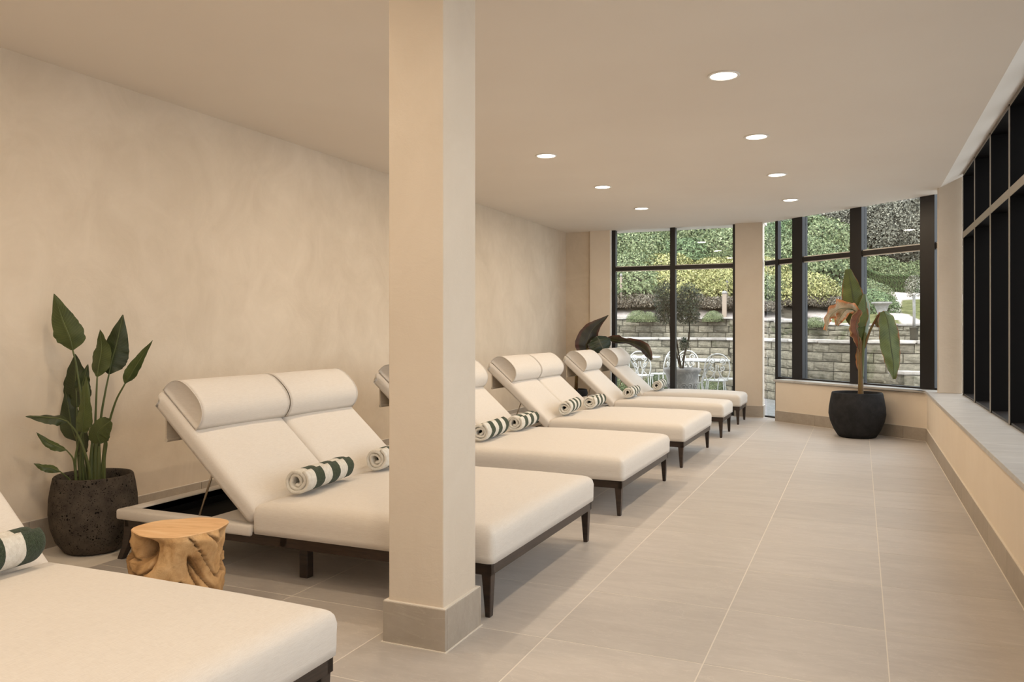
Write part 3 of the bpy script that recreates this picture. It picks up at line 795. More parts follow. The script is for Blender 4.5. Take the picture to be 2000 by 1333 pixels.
# ------------------------------------------------------------------ potted plants
def pot(name, x, y, prof, mat, label, soil_r, soil_z, n=56, lump=.003):
    t = empty(name, (x, y, 0), label=label, cat='potted plant')
    bm = bmesh.new(); lathe(bm, prof, n, lambda a, z, r: lump * noise.noise(Vector((math.cos(a) * 3, math.sin(a) * 3, z * 9))))
    bmo('pot', bm, mat, t, True)
    bm = bmesh.new(); lathe(bm, [(soil_r, soil_z - .03), (soil_r, soil_z), (soil_r * .6, soil_z + .012), (.02, soil_z + .015)], 28)
    bmo('soil', bm, mt_soil, t, True)
    return t
def blade(root, mids, widths, mat, fold=.25, roll=0.0, name='leaf', wav=.0, nu=9, nv=26, side=None, seed=0, curl=0.0):
    """a leaf: mids = world points of the midrib, widths = half-widths at those points"""
    mids = [Vector(p) - root.location for p in mids]
    P = catmull(mids, 8); W_ = []
    nseg = len(P) - 1
    for i in range(nseg + 1):
        f = i / nseg * (len(widths) - 1); a = int(min(f, len(widths) - 2)); t = f - a
        t = t * t * (3 - 2 * t) if False else t
        W_.append(lerp(widths[a], widths[a + 1], t))
    view = Vector((-sn, cs, 0))
    vs, fs, uvs = [], [], []
    for i, p in enumerate(P):
        tg = (P[min(i + 1, nseg)] - P[max(i - 1, 0)]).normalized()
        sd_ = (side if side is not None else tg.cross(view)); sd_ = sd_ - tg * sd_.dot(tg); sd_.normalize()
        nm = sd_.cross(tg).normalized()
        rot = Matrix.Rotation(roll, 3, tg); sd_ = rot @ sd_; nm = rot @ nm
        v = i / nseg
        for k in range(nu):
            u = -1 + 2 * k / (nu - 1)
            wv_ = wav * noise.noise(Vector((v * 9 + seed, u * 1.2, seed * 2.3))) * abs(u)
            ew = 1 + .10 * noise.noise(Vector((v * 14 + seed * 3, u * 2, 1.7))) * (wav > 0)
            q = p + sd_ * (u * W_[i] * ew * math.cos(curl * abs(u))) + nm * (fold * W_[i] * abs(u) ** 1.2 + wv_ + W_[i] * math.sin(curl * abs(u)) * .6)
            vs.append(q); uvs.append(((u + 1) / 2, v))
    for i in range(nseg):
        for k in range(nu - 1): fs.append((i * nu + k, i * nu + k + 1, (i + 1) * nu + k + 1, (i + 1) * nu + k))
    o = mesh(name, vs, fs, mat, root, True)
    ul = o.data.uv_layers.new(name='leaf')
    lv = np.empty(len(o.data.loops), dtype=np.int32); o.data.loops.foreach_get('vertex_index', lv)
    ul.data.foreach_set('uv', np.array(uvs, dtype=np.float32)[lv].ravel())
    bm = bmesh.new()
    tube(bm, P, [lerp(.0042, .0012, i / nseg) * (1 if max(widths) < .2 else 1.6) for i in range(nseg + 1)], 5)
    bmo('midrib', bm, mt_stem, o, True)
    return o
def stalk(root, pts, r0, r1, mat=None, name='stem'):
    P = catmull([Vector(p) - root.location for p in pts], 8); n = len(P)
    bm = bmesh.new(); tube(bm, P, [lerp(r0, r1, i / (n - 1)) for i in range(n)], 8); return bmo(name, bm, mat or mt_stem, root, True)

# left: bird of paradise in a pitted stone pot
pa_ = pot('potted_bird_of_paradise', -4.145, 3.335,
          [(.05, 0), (.135, .0), (.160, .012), (.200, .07), (.228, .15), (.238, .23), (.234, .32), (.222, .40), (.213, .440), (.207, .447), (.198, .446), (.193, .438), (.192, .36), (.19, .3)],
          mt_lava, 'bird of paradise plant in a pitted dark stone pot by the left wall', .193, .375)
D0 = 4.70
base = lambda px, d=D0: at(px, 945, d)
def strel(name_pts, tip_pts, hw, mat, d0=D0, d1=D0, roll=0, r=.0055, bx=178, fold=.22, curl=0, seed=0, w=None):
    """stem through pixels name_pts, then the blade through tip_pts"""
    n = len(name_pts) + len(tip_pts)
    zs = [lerp(d0, d1, i / (n - 1)) for i in range(n)]
    sp_ = [at(x, y, zs[i]) for i, (x, y) in enumerate(name_pts)]
    bp = [at(x, y, zs[len(name_pts) + i - 1]) for i, (x, y) in enumerate([name_pts[-1]] + tip_pts)]
    sp_[0].z = .36 
    stalk(pa_, sp_, r * 1.5, r * .8)
    k = D0 / FPX
    ww = [v * hw * k for v in (w or (.10, .72, .97, 1.0, .93, .72, .40, .03))]
    blade(pa_, bp, ww, mat, fold, R(roll), wav=.010, seed=seed, curl=curl)
strel([(163, 945), (160, 800), (150, 720), (142, 684)], [(136, 660), (122, 625), (105, 574)], 27, mt_leaf, 4.68, 4.58, 8, bx=165, seed=1)
strel([(187, 945), (186, 850), (188, 780), (190, 736)], [(193, 712), (198, 680), (195, 644)], 21, mt_leaf, 4.70, 4.70, -12, seed=2)
strel([(190, 945), (196, 830), (205, 770), (213, 731)], [(218, 705), (228, 670), (240, 615)], 27, mt_leaf_d, 4.74, 4.78, 12, seed=3)
strel([(196, 945), (206, 860), (224, 790), (244, 750)], [(254, 735), (270, 708), (298, 665)], 12, mt_leaf, 4.72, 4.62, 38, seed=4, fold=.5)
strel([(158, 945), (152, 880), (150, 830), (150, 796)], [(149, 770), (147, 735), (147, 692)], 26, mt_leaf_d, 4.78, 4.80, 5, seed=5, w=(.2, .8, 1, 1, .95, .75, .45, .03))
strel([(172, 945), (168, 900), (160, 870), (150, 862)], [(140, 835), (135, 805), (128, 765)], 21, mt_leaf_d, 4.80, 4.78, 20, seed=6)
strel([(150, 945), (147, 905), (152, 870), (160, 845)], [(163, 820), (165, 790), (168, 735)], 17, mt_leaf, 4.60, 4.56, -10, seed=7, w=(.5, .8, 1, 1, .8, .6, .4, .05))
strel([(178, 945), (172, 905), (152, 850), (132, 824)], [(115, 818), (85, 815), (50, 814)], 12, mt_leaf_d, 4.62, 4.42, 50, seed=8, fold=.6)
strel([(148, 945), (146, 915), (142, 895), (130, 880)], [(110, 872), (90, 862), (71, 845)], 8, mt_leaf, 4.62, 4.46, 45, seed=9, fold=.6, r=.0045)
strel([(152, 948), (136, 938), (128, 930), (118, 922)], [(100, 915), (85, 913), (66, 906)], 8, mt_leaf, 4.60, 4.44, 40, seed=10, fold=.6, r=.0042)
strel([(205, 945), (204, 900), (208, 865), (196, 866)], [(190, 850), (200, 835), (216, 822)], 21, mt_leaf, 4.62, 4.52, -10, seed=11, w=(.75, 1, 1.05, 1.05, 1, .9, .7, .25))
strel([(176, 945), (180, 860), (172, 780), (166, 765)], [(160, 755), (164, 740), (172, 712)], 13, mt_leaf_d, 4.70, 4.66, 30, seed=12)
strel([(170, 945), (167, 930), (163, 905), (160, 893)], [(158, 878), (162, 850), (170, 826)], 14, mt_leaf_d, 4.74, 4.76, -15, seed=13)
# sheathing stems at the base
for px, r, top in ((158, .013, 850), (178, .016, 868), (186, .015, 862), (192, .013, 872)):
    s_ = stalk(pa_, [at(px, 950, 4.69) + Vector((0, 0, -.05)), at(px + 1, 905, 4.69), at(px + 2, top, 4.69)], r * 1.35, r * .5)

# right: banana plant in a round charcoal pot
pb = pot('potted_banana', -.035, 10.53,
         [(.05, 0), (.185, 0), (.215, .012), (.262, .085), (.305, .19), (.322, .28), (.318, .36), (.300, .47), (.287, .532), (.281, .541), (.270, .541), (.264, .531), (.264, .43), (.26, .4)],
         mt_char, 'banana plant with browning leaves in a round charcoal pot before the slanted window', .264, .50, lump=.002)
DB = 9.66
bp_ = lambda x, y, dd=0: at(x, y, DB + dd)
kb = DB / FPX
stalk(pb, [bp_(1681, 775), bp_(1681, 740), bp_(1680, 700), bp_(1680, 665)], .033, .024, mt_stem_b, 'trunk')
stalk(pb, [bp_(1682, 740), bp_(1685, 690), bp_(1690, 650)], .028, .018, mt_stem, 'trunk')
stalk(pb, [bp_(1680, 690), bp_(1676, 660), bp_(1668, 630)], .020, .012, mt_stem_b, 'leaf_stalk')
# tall upright leaf, two halves folded
blade(pb, [bp_(1678, 640), bp_(1672, 610), bp_(1664, 570), bp_(1656, 526)], [v * kb for v in (12, 20, 23, 22, 19, 13, 5)], mt_ban, .18, R(-18), wav=.02, seed=21)
blade(pb, [bp_(1683, 705, .03), bp_(1687, 660, .02), bp_(1692, 620), bp_(1690, 575, -.05)], [v * kb for v in (2, 9, 16, 19, 20, 17, 6)], mt_ban, .35, R(25), wav=.02, seed=22)
blade(pb, [bp_(1690, 640, .06), bp_(1686, 605, .08), bp_(1680, 572, .1), bp_(1670, 545, .12)], [v * kb for v in (9, 14, 13, 9, 3)], mt_ban_green, .3, R(30), wav=.01, seed=29)
# dried leaf hanging to the left
blade(pb, [bp_(1677, 612, -.02), bp_(1660, 603, -.08), bp_(1640, 604, -.16), bp_(1622, 618, -.22), bp_(1612, 646, -.24)], [v * kb for v in (5, 10, 13, 17, 15, 10, 4)], mt_ban_dry, .3, R(-35), wav=.075, seed=23, nu=13)
blade(pb, [bp_(1668, 606, -.04), bp_(1652, 606, -.1), bp_(1640, 622, -.13), bp_(1634, 636, -.13)], [v * kb for v in (4, 9, 11, 8, 3)], mt_ban_dry, .3, R(20), wav=.06, seed=26, nu=11)
blade(pb, [bp_(1678, 690, -.03), bp_(1676, 660, -.05), bp_(1672, 635, -.06), bp_(1682, 606, -.05)], [v * kb for v in (1.5, 5, 12, 13, 11, 4)], mt_ban_brown, .5, R(25), wav=.04, seed=24)
# leaf drooping to the right on a bent stalk
stalk(pb, [bp_(1688, 680), bp_(1700, 645, -.02), bp_(1715, 618, -.06), bp_(1727, 608, -.1)], .016, .009, mt_stem_b, 'leaf_stalk')
blade(pb, [bp_(1727, 608, -.1), bp_(1735, 632, -.14), bp_(1740, 675, -.17), bp_(1745, 710, -.18), bp_(1746, 741, -.18)], [v * kb for v in (7, 17, 20, 21, 20, 17, 11, 2)], mt_ban, .16, R(-8), wav=.03, seed=25)
blade(pb, [bp_(1722, 612, -.06), bp_(1717, 622, -.04), bp_(1714, 634, -.03), bp_(1715, 640, -.03)], [v * kb for v in (5, 6, 5, 1)], mt_ban_dry, .3, 0, wav=.03, seed=27)
blade(pb, [bp_(1679, 730, .02), bp_(1676, 700, .04), bp_(1675, 680, .05)], [v * kb for v in (2, 5, 4, 1)], mt_ban_dry, .4, R(20), wav=.01, seed=28)

# far corner: dark leaved banana behind the last loungers
pc = pot('potted_dark_banana', -4.10, 11.93,
         [(.05, 0), (.12, 0), (.14, .01), (.175, .1), (.19, .2), (.185, .3), (.172, .36), (.160, .362), (.156, .35), (.15, .3)],
         mt_char, 'dark leaved banana plant in the far corner behind the last loungers', .155, .33, n=36)
DC = 12.3; kc = DC / FPX
cp = lambda x, y, dd=0: at(x, y, DC + dd)
stalk(pc, [Vector((-4.10, 11.93, .32)), cp(1128, 720, .0), cp(1140, 695), cp(1150, 680)], .03, .018, mt_stem_b, 'trunk')
blade(pc, [cp(1146, 690), cp(1146, 672), cp(1158, 643), cp(1188, 616)], [v * kc for v in (11, 18, 22, 23, 19, 13, 6, .5)], mt_ban_dark, .2, R(10), wav=.02, seed=31)
stalk(pc, [cp(1150, 690), cp(1162, 680), cp(1172, 672)], .014, .010, mt_stem_b, 'leaf_stalk')
blade(pc, [cp(1166, 657, -.05), cp(1171, 667, -.1), cp(1177, 680, -.12), cp(1182, 694, -.12)], [v * kc for v in (10, 22, 25, 22, 13, 3)], mt_ban_green, .25, R(-10), wav=.03, seed=32)
blade(pc, [cp(1184, 662), cp(1208, 667, -.1), cp(1232, 670, -.2), cp(1258, 683, -.35), cp(1272, 704, -.45)], [v * kc for v in (2, 9, 10, 7, 7, 11, 11, 8, 2)], mt_ban_dark, .5, R(35), wav=.04, seed=33, nu=11)
stalk(pc, [cp(1150, 690), cp(1165, 668), cp(1184, 662)], .012, .008, mt_stem_b, 'leaf_stalk')

# ------------------------------------------------------------------ the garden
def nrm2(v): return v / max(1e-9, v.length)
pt = prism('ground', [(-14, 12.55), (-1.2, 12.55), (1.35, 10.3), (1.35, -4), (9, -4), (9, 18), (-14, 20)], -.3, -.05, mt_patio); tag(pt, 'grey gravel patio outside the windows', kind='structure')
# pebble strip by the slanted window foot
def pebbles():
    vs, fs = [], []; k = 0
    for _ in range(260):
        s = nrs.uniform(-.25, 2.4); o_ = nrs.uniform(.12, .32); p = P0 + dg * s - dn * o_; r = nrs.uniform(.018, .038)
        c = Vector((p.x, p.y, -.045 + nrs.uniform(0, .03)))
        for (a_, b_, z_) in ((1, 0, 0), (0, 1, 0), (-1, 0, 0), (0, -1, 0), (0, 0, .7), (0, 0, -.7)):
            j = nrs.uniform(.8, 1.2); vs.append(c + Vector((a_, b_, z_)) * r * j)
        for f in ((0, 1, 4), (1, 2, 4), (2, 3, 4), (3, 0, 4), (1, 0, 5), (2, 1, 5), (3, 2, 5), (0, 3, 5)): fs.append(tuple(k + q for q in f))
        k += 6
    o = mesh('pebbles', vs, fs, mt_urn, None, True); tag(o, 'grey pebbles along the foot of the slanted window outside', 'pebbles', kind='stuff')
pebbles()

def stone_wall(name, pts, z0, ztop, course, blen, label, seed, cop=.09, maxn=290, cap_w=.34):
    r_ = random.Random(seed)
    par = empty(name, (0, 0, 0), label=label, cat='stone wall', kind='structure')
    P = catmull([Vector((x, y, 0)) for x, y in pts], 12)
    cum = [0]
    for i in range(len(P) - 1): cum.append(cum[-1] + (P[i + 1] - P[i]).length)
    def pos(s):
        s = max(0, min(cum[-1] - 1e-4, s))
        for i in range(len(P) - 1):
            if cum[i + 1] > s:
                t = (s - cum[i]) / (cum[i + 1] - cum[i]); return P[i].lerp(P[i + 1], t), (P[i + 1] - P[i]).normalized()
    L = cum[-1]
    # core behind the stones (dark joints)
    vs, fs = [], []
    for i, p in enumerate(P):
        t = (P[min(i + 1, len(P) - 1)] - P[max(i - 1, 0)]).normalized(); n = Vector((-t.y, t.x, 0))
        zt = ztop(p.x) - cop
        for q, z in ((.03, z0 - .1), (.3, z0 - .1), (.3, zt), (.03, zt)): vs.append(p + n * q + Vector((0, 0, z)))
    for i in range(len(P) - 1):
        for q in range(4): fs.append((i * 4 + q, i * 4 + (q + 1) % 4, (i + 1) * 4 + (q + 1) % 4, (i + 1) * 4 + q))
    mesh('wall_core', vs, fs, mt_joint, par)
    # template stones
    tm = []
    for q in range(6):
        bm = bmesh.new(); addbox(bm, -.5, .5, 0, .2, -.5, .5)
        me_o = bmo('stone', bm, mt_block, par); me = me_o.data
        bm = bmesh.new(); bm.from_mesh(me)
        bmesh.ops.subdivide_edges(bm, edges=[e for e in bm.edges if abs(e.verts[0].co.y - e.verts[1].co.y) < .01], cuts=2, use_grid_fill=True)
        for v in bm.verts:
            if v.co.y < .01:
                eg = max(abs(v.co.x), abs(v.co.z))
                v.co.y = (.012 if eg > .45 else -.006) + r_.uniform(-.006, .006)
            v.co.x *= .985; v.co.z *= .94
        bm.to_mesh(me); bm.free(); tm.append(me_o)
    used = 0; H0 = z0
    ncs = max(1, int(math.ceil((max(ztop(p.x) for p in P) - cop - z0) / course)))
    cnt = 0
    ncs = max(1, int(round((min(ztop(p.x) for p in P) - cop - z0) / course)))
    for c in range(ncs):
        s = -blen * .5 * (c % 2) - r_.uniform(0, .1)
        while s < L:
            bl = blen * r_.uniform(.72, 1.3); p, t = pos(s + bl / 2); ch = (ztop(p.x) - cop - z0) / ncs; zc = z0 + ch * (c + .5)
            if s + bl > 0 and cnt < maxn:
                src = tm[r_.randrange(6)]
                o = src if False else src.copy(); link(o); o.parent = par
                o.location = (p.x, p.y, zc); o.rotation_euler = (0, 0, math.atan2(t.y, t.x)); o.scale = (bl - .008, 1, ch - .004); cnt += 1
            s += bl
    for o in tm: bpy.data.objects.remove(o)
    s = 0
    while s < L - .1:
        bl = blen * 1.9 * r_.uniform(.85, 1.15); e = min(L, s + bl); a_, t0 = pos(s + .004); b_, t1 = pos(e - .004)
        n0 = Vector((-t0.y, t0.x, 0)); n1 = Vector((-t1.y, t1.x, 0)); m_, tm_ = pos((s + e) / 2); nm = Vector((-tm_.y, tm_.x, 0))
        z1_ = ztop(m_.x); zz = r_.uniform(-.006, .006)
        vv = [a_ - n0 * .04, m_ - nm * .04, b_ - n1 * .04, b_ + n1 * cap_w, m_ + nm * cap_w, a_ + n0 * cap_w]
        prism('coping_stone', [(v.x, v.y) for v in vv], z1_ - cop + zz, z1_ + zz, mt_coping, par, .012)
        s = e
    return par
w1 = [(-7.2, 17.95), (-5.1, 17.75), (-3.6, 17.6), (-2.45, 17.2), (-1.65, 16.2), (-.95, 14.95), (0, 14.35), (.95, 14.42), (2.1, 15.0), (3.3, 15.8)]
w2 = [(-8.6, 20.7), (-6.1, 20.8), (-4.3, 21.0), (-2.95, 20.9), (-1.95, 19.9), (-1.1, 18.8), (0, 18.4), (1.2, 18.9), (2.7, 19.6)]
# stones face the house: the wall bodies lie to the left of travel (away from the room)
stone_wall('lower_garden_wall', w1, -.05, lambda x: 1.125, .165, .42, 'lower curved stone retaining wall with pale coping in the garden', 3, cop=.055)
stone_wall('upper_garden_wall', w2, 1.05, lambda x: lerp(1.62, 1.43, sstep(-3.5, 0, x)), .13, .42, 'upper curved stone retaining wall behind the lower one', 5, cop=.05, cap_w=.25)
stone_wall('low_planter_wall', [tuple(at(1738, 700, 12.6).xy), tuple(at(1790, 700, 12.1).xy), tuple(at(1850, 700, 12.3).xy)], -.05, lambda x: .65, .155, .36, 'low stone planter wall just outside the slanted window', 8, cop=.05)
# planting bed between the two walls
def strip(name, A, B, za, zb, mat, label):
    n = 40; pa2 = catmull([Vector((x, y, 0)) for x, y in A], 10); pb2 = catmull([Vector((x, y, 0)) for x, y in B], 10)
    f = lambda P_, t: P_[int(round(t * (len(P_) - 1)))]
    vs, fs = [], []
    for i in range(n + 1):
        a_, b_ = f(pa2, i / n), f(pb2, i / n)
        for k in range(7):
            q = a_.lerp(b_, k / 6); vs.append((q.x, q.y, lerp(za, zb, k / 6) + .03 * noise.noise(Vector((q.x * 2, q.y * 2, 0)))))
    for i in range(n):
        for k in range(6): fs.append((i * 7 + k, (i + 1) * 7 + k, (i + 1) * 7 + k + 1, i * 7 + k + 1))
    return tag(mesh(name, vs, fs, mat, None, True), label, kind='structure')
strip('ground', [(x, y + .25) for x, y in w1], [(x, y + .1) for x, y in w2], 1.06, 1.07, mt_slope, 'earth bed between the two garden walls')

# hillside
def dep(x, y): return -x * sn + y * cs
def latr(x, y): return (x * cs + y * sn) / max(1, dep(x, y))
def hill(x, y):
    d = dep(x, y); l = latr(x, y); f = sstep(.36, .47, l)
    zl = 1.50 + max(0, d - 21.8) * .30 + .10 * sstep(20, 22, d)
    zr = 1.36 + max(0, d - 17.3) * .101
    zr += .42 * max(0, d - 34.5) 
    zl += .30 * max(0, d - 36)
    return lerp(zl, zr, f)
XS = list(np.linspace(-34, -1.2, 55)) + list(np.linspace(-1.05, 4.0, 170)) + list(np.linspace(4.3, 30, 30))
nx, ny = len(XS) - 1, 190; vs = []; fs = []; pth = []; lwn = []
PD = [17, 18.5, 20, 21.5, 24, 27]; PC = [.516, .503, .485, .474, .474, .476]; PW = [.35, .32, .30, .27, .30, .36]
for j in range(ny + 1):
    for i in range(nx + 1):
        v = j / ny; X = XS[i]; f0 = lerp(20.95, 19.0, sstep(-3.2, 0, X))
        yw = f0 + (58 - f0) * v ** 1.9
        h = hill(X, yw); d = dep(X, yw); l = latr(X, yw)
        vs.append((X, yw, h + .05 * noise.noise(Vector((X, yw, 0)))))
        p_ = 0.0; lw_ = 0.0
        if l > .40:
            wob = .10 * noise.noise(Vector((X * 1.5, yw * 1.5, 2)))
            lx = l * d; ctr = float(np.interp(d, PD, PC)) * d; wd = float(np.interp(d, PD, PW)) + wob
            p_ = 1 - sstep(wd * .85, wd * 1.1, abs(lx - ctr))
            if d > 26: p_ = max(p_, sstep(26.4 + 3 * wob, 26.9 + 3 * wob, d) * (1 - sstep(32.4, 32.8, d)))
            lw_ = (1 - p_) * (1 - sstep(32.8, 33.2, d))
        else:
            p_ = .9 * (1 - sstep(.7, 1.5, d - 21.3)) * sstep(.35, .55, noise.noise(Vector((X * .9, yw * .9, 4))) + .55)
        pth.append(p_); lwn.append(lw_)
for j in range(ny):
    for i in range(nx): a_ = j * (nx + 1) + i; fs.append((a_, a_ + 1, a_ + nx + 2, a_ + nx + 1))
hl = mesh('hill', vs, fs, mt_slope, None, True); tag(hl, 'rising garden slope with pale gravel path and lawn', kind='structure')
for nme, dat in (('path', pth), ('lawn', lwn)):
    a_ = hl.data.attributes.new(nme, 'FLOAT', 'POINT'); a_.data.foreach_set('value', dat)

def leaf_cloud(name, mat, n, rx, ry, rz, size, seed, lumps=10, shell=.55, zmin=-.2, parent=None, aspect=.5, box_=False, tintb=0.0):
    """a mass of real leaves: folded lozenges over a lumpy crown"""
    rs = np.random.RandomState(seed)
    if box_:
        P = rs.uniform(-1, 1, (n, 3)); ax = rs.randint(0, 3, n); sg = rs.choice([-1, 1], n)
        P[np.arange(n), ax] = sg * rs.uniform(.9, 1.05, n); Nn = np.zeros((n, 3)); Nn[np.arange(n), ax] = sg
        P *= np.array([rx, ry, rz])
    else:
        d = rs.normal(size=(n, 3)); d /= np.linalg.norm(d, axis=1)[:, None]; d[:, 2] = np.where(d[:, 2] < zmin, -d[:, 2] * .6, d[:, 2])
        C_ = rs.normal(size=(lumps, 3)); C_ /= np.linalg.norm(C_, axis=1)[:, None]
        dt = (d @ C_.T).max(axis=1); lump = .74 + .34 * np.clip((dt - .55) / .45, 0, 1) ** .6
        rad = lump * (shell + (1 - shell) * rs.uniform(0, 1, n) ** .45) / 1.0
        P = d * rad[:, None] * np.array([rx, ry, rz]); Nn = d.copy()
    Nn = Nn + rs.normal(scale=.55, size=(n, 3)); Nn /= np.linalg.norm(Nn, axis=1)[:, None]
    T_ = np.cross(Nn, rs.normal(size=(n, 3))); T_ /= np.linalg.norm(T_, axis=1)[:, None]; B = np.cross(Nn, T_)
    s = size * rs.uniform(.6, 1.3, n)[:, None]
    v = np.empty((n, 4, 3)); v[:, 0] = P - T_ * s; v[:, 1] = P + B * s * aspect + Nn * s * .15; v[:, 2] = P + T_ * s; v[:, 3] = P - B * s * aspect + Nn * s * .15
    me = bpy.data.meshes.new(name); me.vertices.add(n * 4); me.vertices.foreach_set('co', v.astype(np.float32).ravel())
    me.loops.add(n * 4); me.loops.foreach_set('vertex_index', np.arange(n * 4, dtype=np.int32))
    me.polygons.add(n); me.polygons.foreach_set('loop_start', np.arange(0, n * 4, 4, dtype=np.int32)); me.polygons.foreach_set('loop_total', np.full(n, 4, dtype=np.int32))
    me.update(); me.materials.append(mat)
    at_ = me.attributes.new('tint', 'FLOAT', 'POINT')
    t = np.clip(rs.beta(2, 2.4, n) + tintb, 0, 1)
    at_.data.foreach_set('value', np.repeat(t, 4).astype(np.float32))
    o = bpy.data.objects.new(name, me); link(o, parent); o['kind'] = 'stuff' if parent is not None else 'thing'
    return o
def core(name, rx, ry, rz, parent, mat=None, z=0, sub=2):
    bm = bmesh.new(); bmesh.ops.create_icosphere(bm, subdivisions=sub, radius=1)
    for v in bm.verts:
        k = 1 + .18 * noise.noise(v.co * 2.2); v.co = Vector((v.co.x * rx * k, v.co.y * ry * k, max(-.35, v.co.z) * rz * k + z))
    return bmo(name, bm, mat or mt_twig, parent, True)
def shrub_proto(name, mat, n, rx, rz, size, seed, cat, **kw):
    t = empty(name, (0, 0, 0), cat=cat)
    leaf_cloud('foliage', mat, n, rx, rx, rz, size, seed, parent=t, **kw)
    core('branches', rx * .66, rx * .66, rz * .66, t)
    return t
def place(proto, x, y, z, s, rz, label, group, first=[]):
    if proto not in first: o = proto; first.append(proto)
    else: o = copy_tree(proto)
    o.location = (x, y, z); o.scale = (s, s, s); o.rotation_euler = (0, 0, rz); o['label'] = label; o['group'] = group
    return o
SH = [shrub_proto('yellow_shrub', mt_fyell, 9000, 1.0, .8, .036, 1, 'shrub', lumps=14), shrub_proto('yellow_shrub', mt_folive, 9000, 1.0, .85, .036, 2, 'shrub', lumps=14),
      shrub_proto('green_shrub', mt_fgreen, 12000, 1.3, 1.05, .045, 3, 'shrub', lumps=16), shrub_proto('laurel_shrub', mt_folive, 13000, 1.4, 1.2, .046, 4, 'shrub', lumps=18),
      shrub_proto('brown_shrub', mt_fdry, 3600, .7, .36, .032, 5, 'shrub', lumps=12)]
def gp(l, d):     # plan point for a lateral slope and a depth
    x = l * d; return (x * cs - d * sn, x * sn + d * cs)
rowdef = [  # depth, step, start lateral, kinds, scale, words
    (22.6, .048, .115, [4], 1.0, 'low brown shrub', 'at the foot of the bank'),
    (23.7, .052, .095, [0, 1, 0, 0, 1], 1.0, 'yellow-green shrub', 'in the lowest tier of the bank'),
    (25.6, .058, .085, [2, 3, 0, 0, 0, 3, 0], 1.0, 'mixed yellow and green shrub', 'in the second tier of the bank'),
    (28.0, .062, .080, [3, 3, 2, 3], 1.0, 'olive green shrub', 'in the third tier of the bank'),
    (30.6, .062, .075, [2, 3, 3, 3], 1.1, 'mid green shrub', 'in the fourth tier of the bank'),
    (33.4, .068, .070, [2, 2, 3, 2], 1.15, 'bushy green shrub', 'along the crest of the bank')]
lrs = random.Random(5)
for ri, (d, st, l0, kinds, s, wd, wh) in enumerate(rowdef):
    l = l0; k = 0; lmax = .395 + .012 * (ri < 3)
    while l < lmax:
        dd = d + lrs.uniform(-.35, .35); x, y = gp(l, dd); zz = hill(x, y)
        ss = s * lrs.uniform(.85, 1.15)
        place(SH[kinds[k % len(kinds)]], x, y, zz + .12, ss, lrs.uniform(0, 6), '%s, %s from the left %s' % (wd, ordn(k), wh), 'shrubs on the garden bank')
        l += st * lrs.uniform(.9, 1.1); k += 1
# trees beyond
def tree_proto(name, mat, n, rx, rz, size, seed, hz, tr=.18):
    t = empty(name, (0, 0, 0), cat='tree')
    c_ = leaf_cloud('foliage', mat, n, rx, rx, rz, size, seed, parent=t, lumps=22, shell=.6, zmin=-.75); c_.location = (0, 0, hz)
    k_ = core('branches', rx * .62, rx * .62, rz * .62, t); k_.location = (0, 0, hz)
    bm = bmesh.new(); tube(bm, catmull([(0, 0, -1), (.1, .05, hz * .4), (0, 0, hz)], 4), [tr] * 9, 8); bmo('trunk', bm, mt_bark, t, True)
    return t
TR = [tree_proto('evergreen_tree', mt_fdark, 22000, 2.8, 3.3, .10, 11, 3.2), tree_proto('woodland_tree', mt_fbrown, 24000, 3.0, 3.0, .085, 12, 3.0), tree_proto('woodland_tree', mt_fbrown, 18000, 2.4, 2.6, .08, 13, 2.6)]
tl = []
for d, l0, l1, st, kinds in ((37.5, .06, .40, .085, [0]), (42, .04, .42, .10, [0]), (38, .335, .60, .055, [1, 2, 1]), (36.2, .40, .62, .052, [2, 1, 2, 2]), (42.5, .35, .66, .062, [2, 1]), (47.5, .34, .70, .065, [1, 2])):
    l = l0; k = 0
    while l < l1:
        x, y = gp(l, d + lrs.uniform(-.8, .8)); z = hill(x, y)
        kd = kinds[k % len(kinds)]
        nm_ = ['dark evergreen tree', 'grey-brown woodland tree', 'small grey-brown woodland tree'][kd]
        wr = {37.5: 'directly above the shrub bank', 42: 'in the row behind the evergreen front row', 38: 'in the woodland front row', 36.2: 'just behind the clipped hedge', 42.5: 'in the second woodland row', 47.5: 'at the top of the woodland'}[d]
        sca = (.62 if d == 36.2 else (.9 if l < .33 else 1.0)) * lrs.uniform(.9, 1.12)
        place(TR[kd], x, y, z - .4, sca, lrs.uniform(0, 6), '%s, %s from the left %s' % (nm_, ordn(k), wr), 'trees beyond the garden')
        l += st; k += 1
for k in range(8):
    l = .405 + .026 * k; x, y = gp(l, 34.6); place(SH[3], x, y, hill(x, y), lrs.uniform(.75, 1.0), lrs.uniform(0, 6), 'grey-green undergrowth shrub, %s from the left behind the clipped hedge' % ordn(k), 'undergrowth behind the hedge')
# clipped hedge beyond the path
def hedge():
    vs = []; t = empty('clipped_hedge', (0, 0, 0), label='low clipped hedge curving behind the gravel path', cat='hedge')
    pts = [Vector((*gp(l, 33.0 - 3.2 * (l - .40) / .2), 0)) for l in (.415, .45, .49, .53, .57)]
    P = catmull(pts, 6)
    for i in range(len(P) - 1):
        m_ = (P[i] + P[i + 1]) / 2; L_ = (P[i + 1] - P[i]).length; a_ = math.atan2(P[i + 1].y - P[i].y, P[i + 1].x - P[i].x)
        if i == 0:
            o = leaf_cloud('foliage', mt_fhedge, 2600, .5, .45, .33, .04, 41, parent=t, box_=True); o0 = o
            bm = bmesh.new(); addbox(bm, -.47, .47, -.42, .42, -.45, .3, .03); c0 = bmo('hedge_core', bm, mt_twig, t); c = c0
        else: o = dup(o0, t); c = dup(c0, t)
        for q in (o, c):
            q.location = (m_.x, m_.y, hill(m_.x, m_.y) + .30); q.rotation_euler = (0, 0, a_); q.scale = (L_ / .95, 1, 1)
hedge()
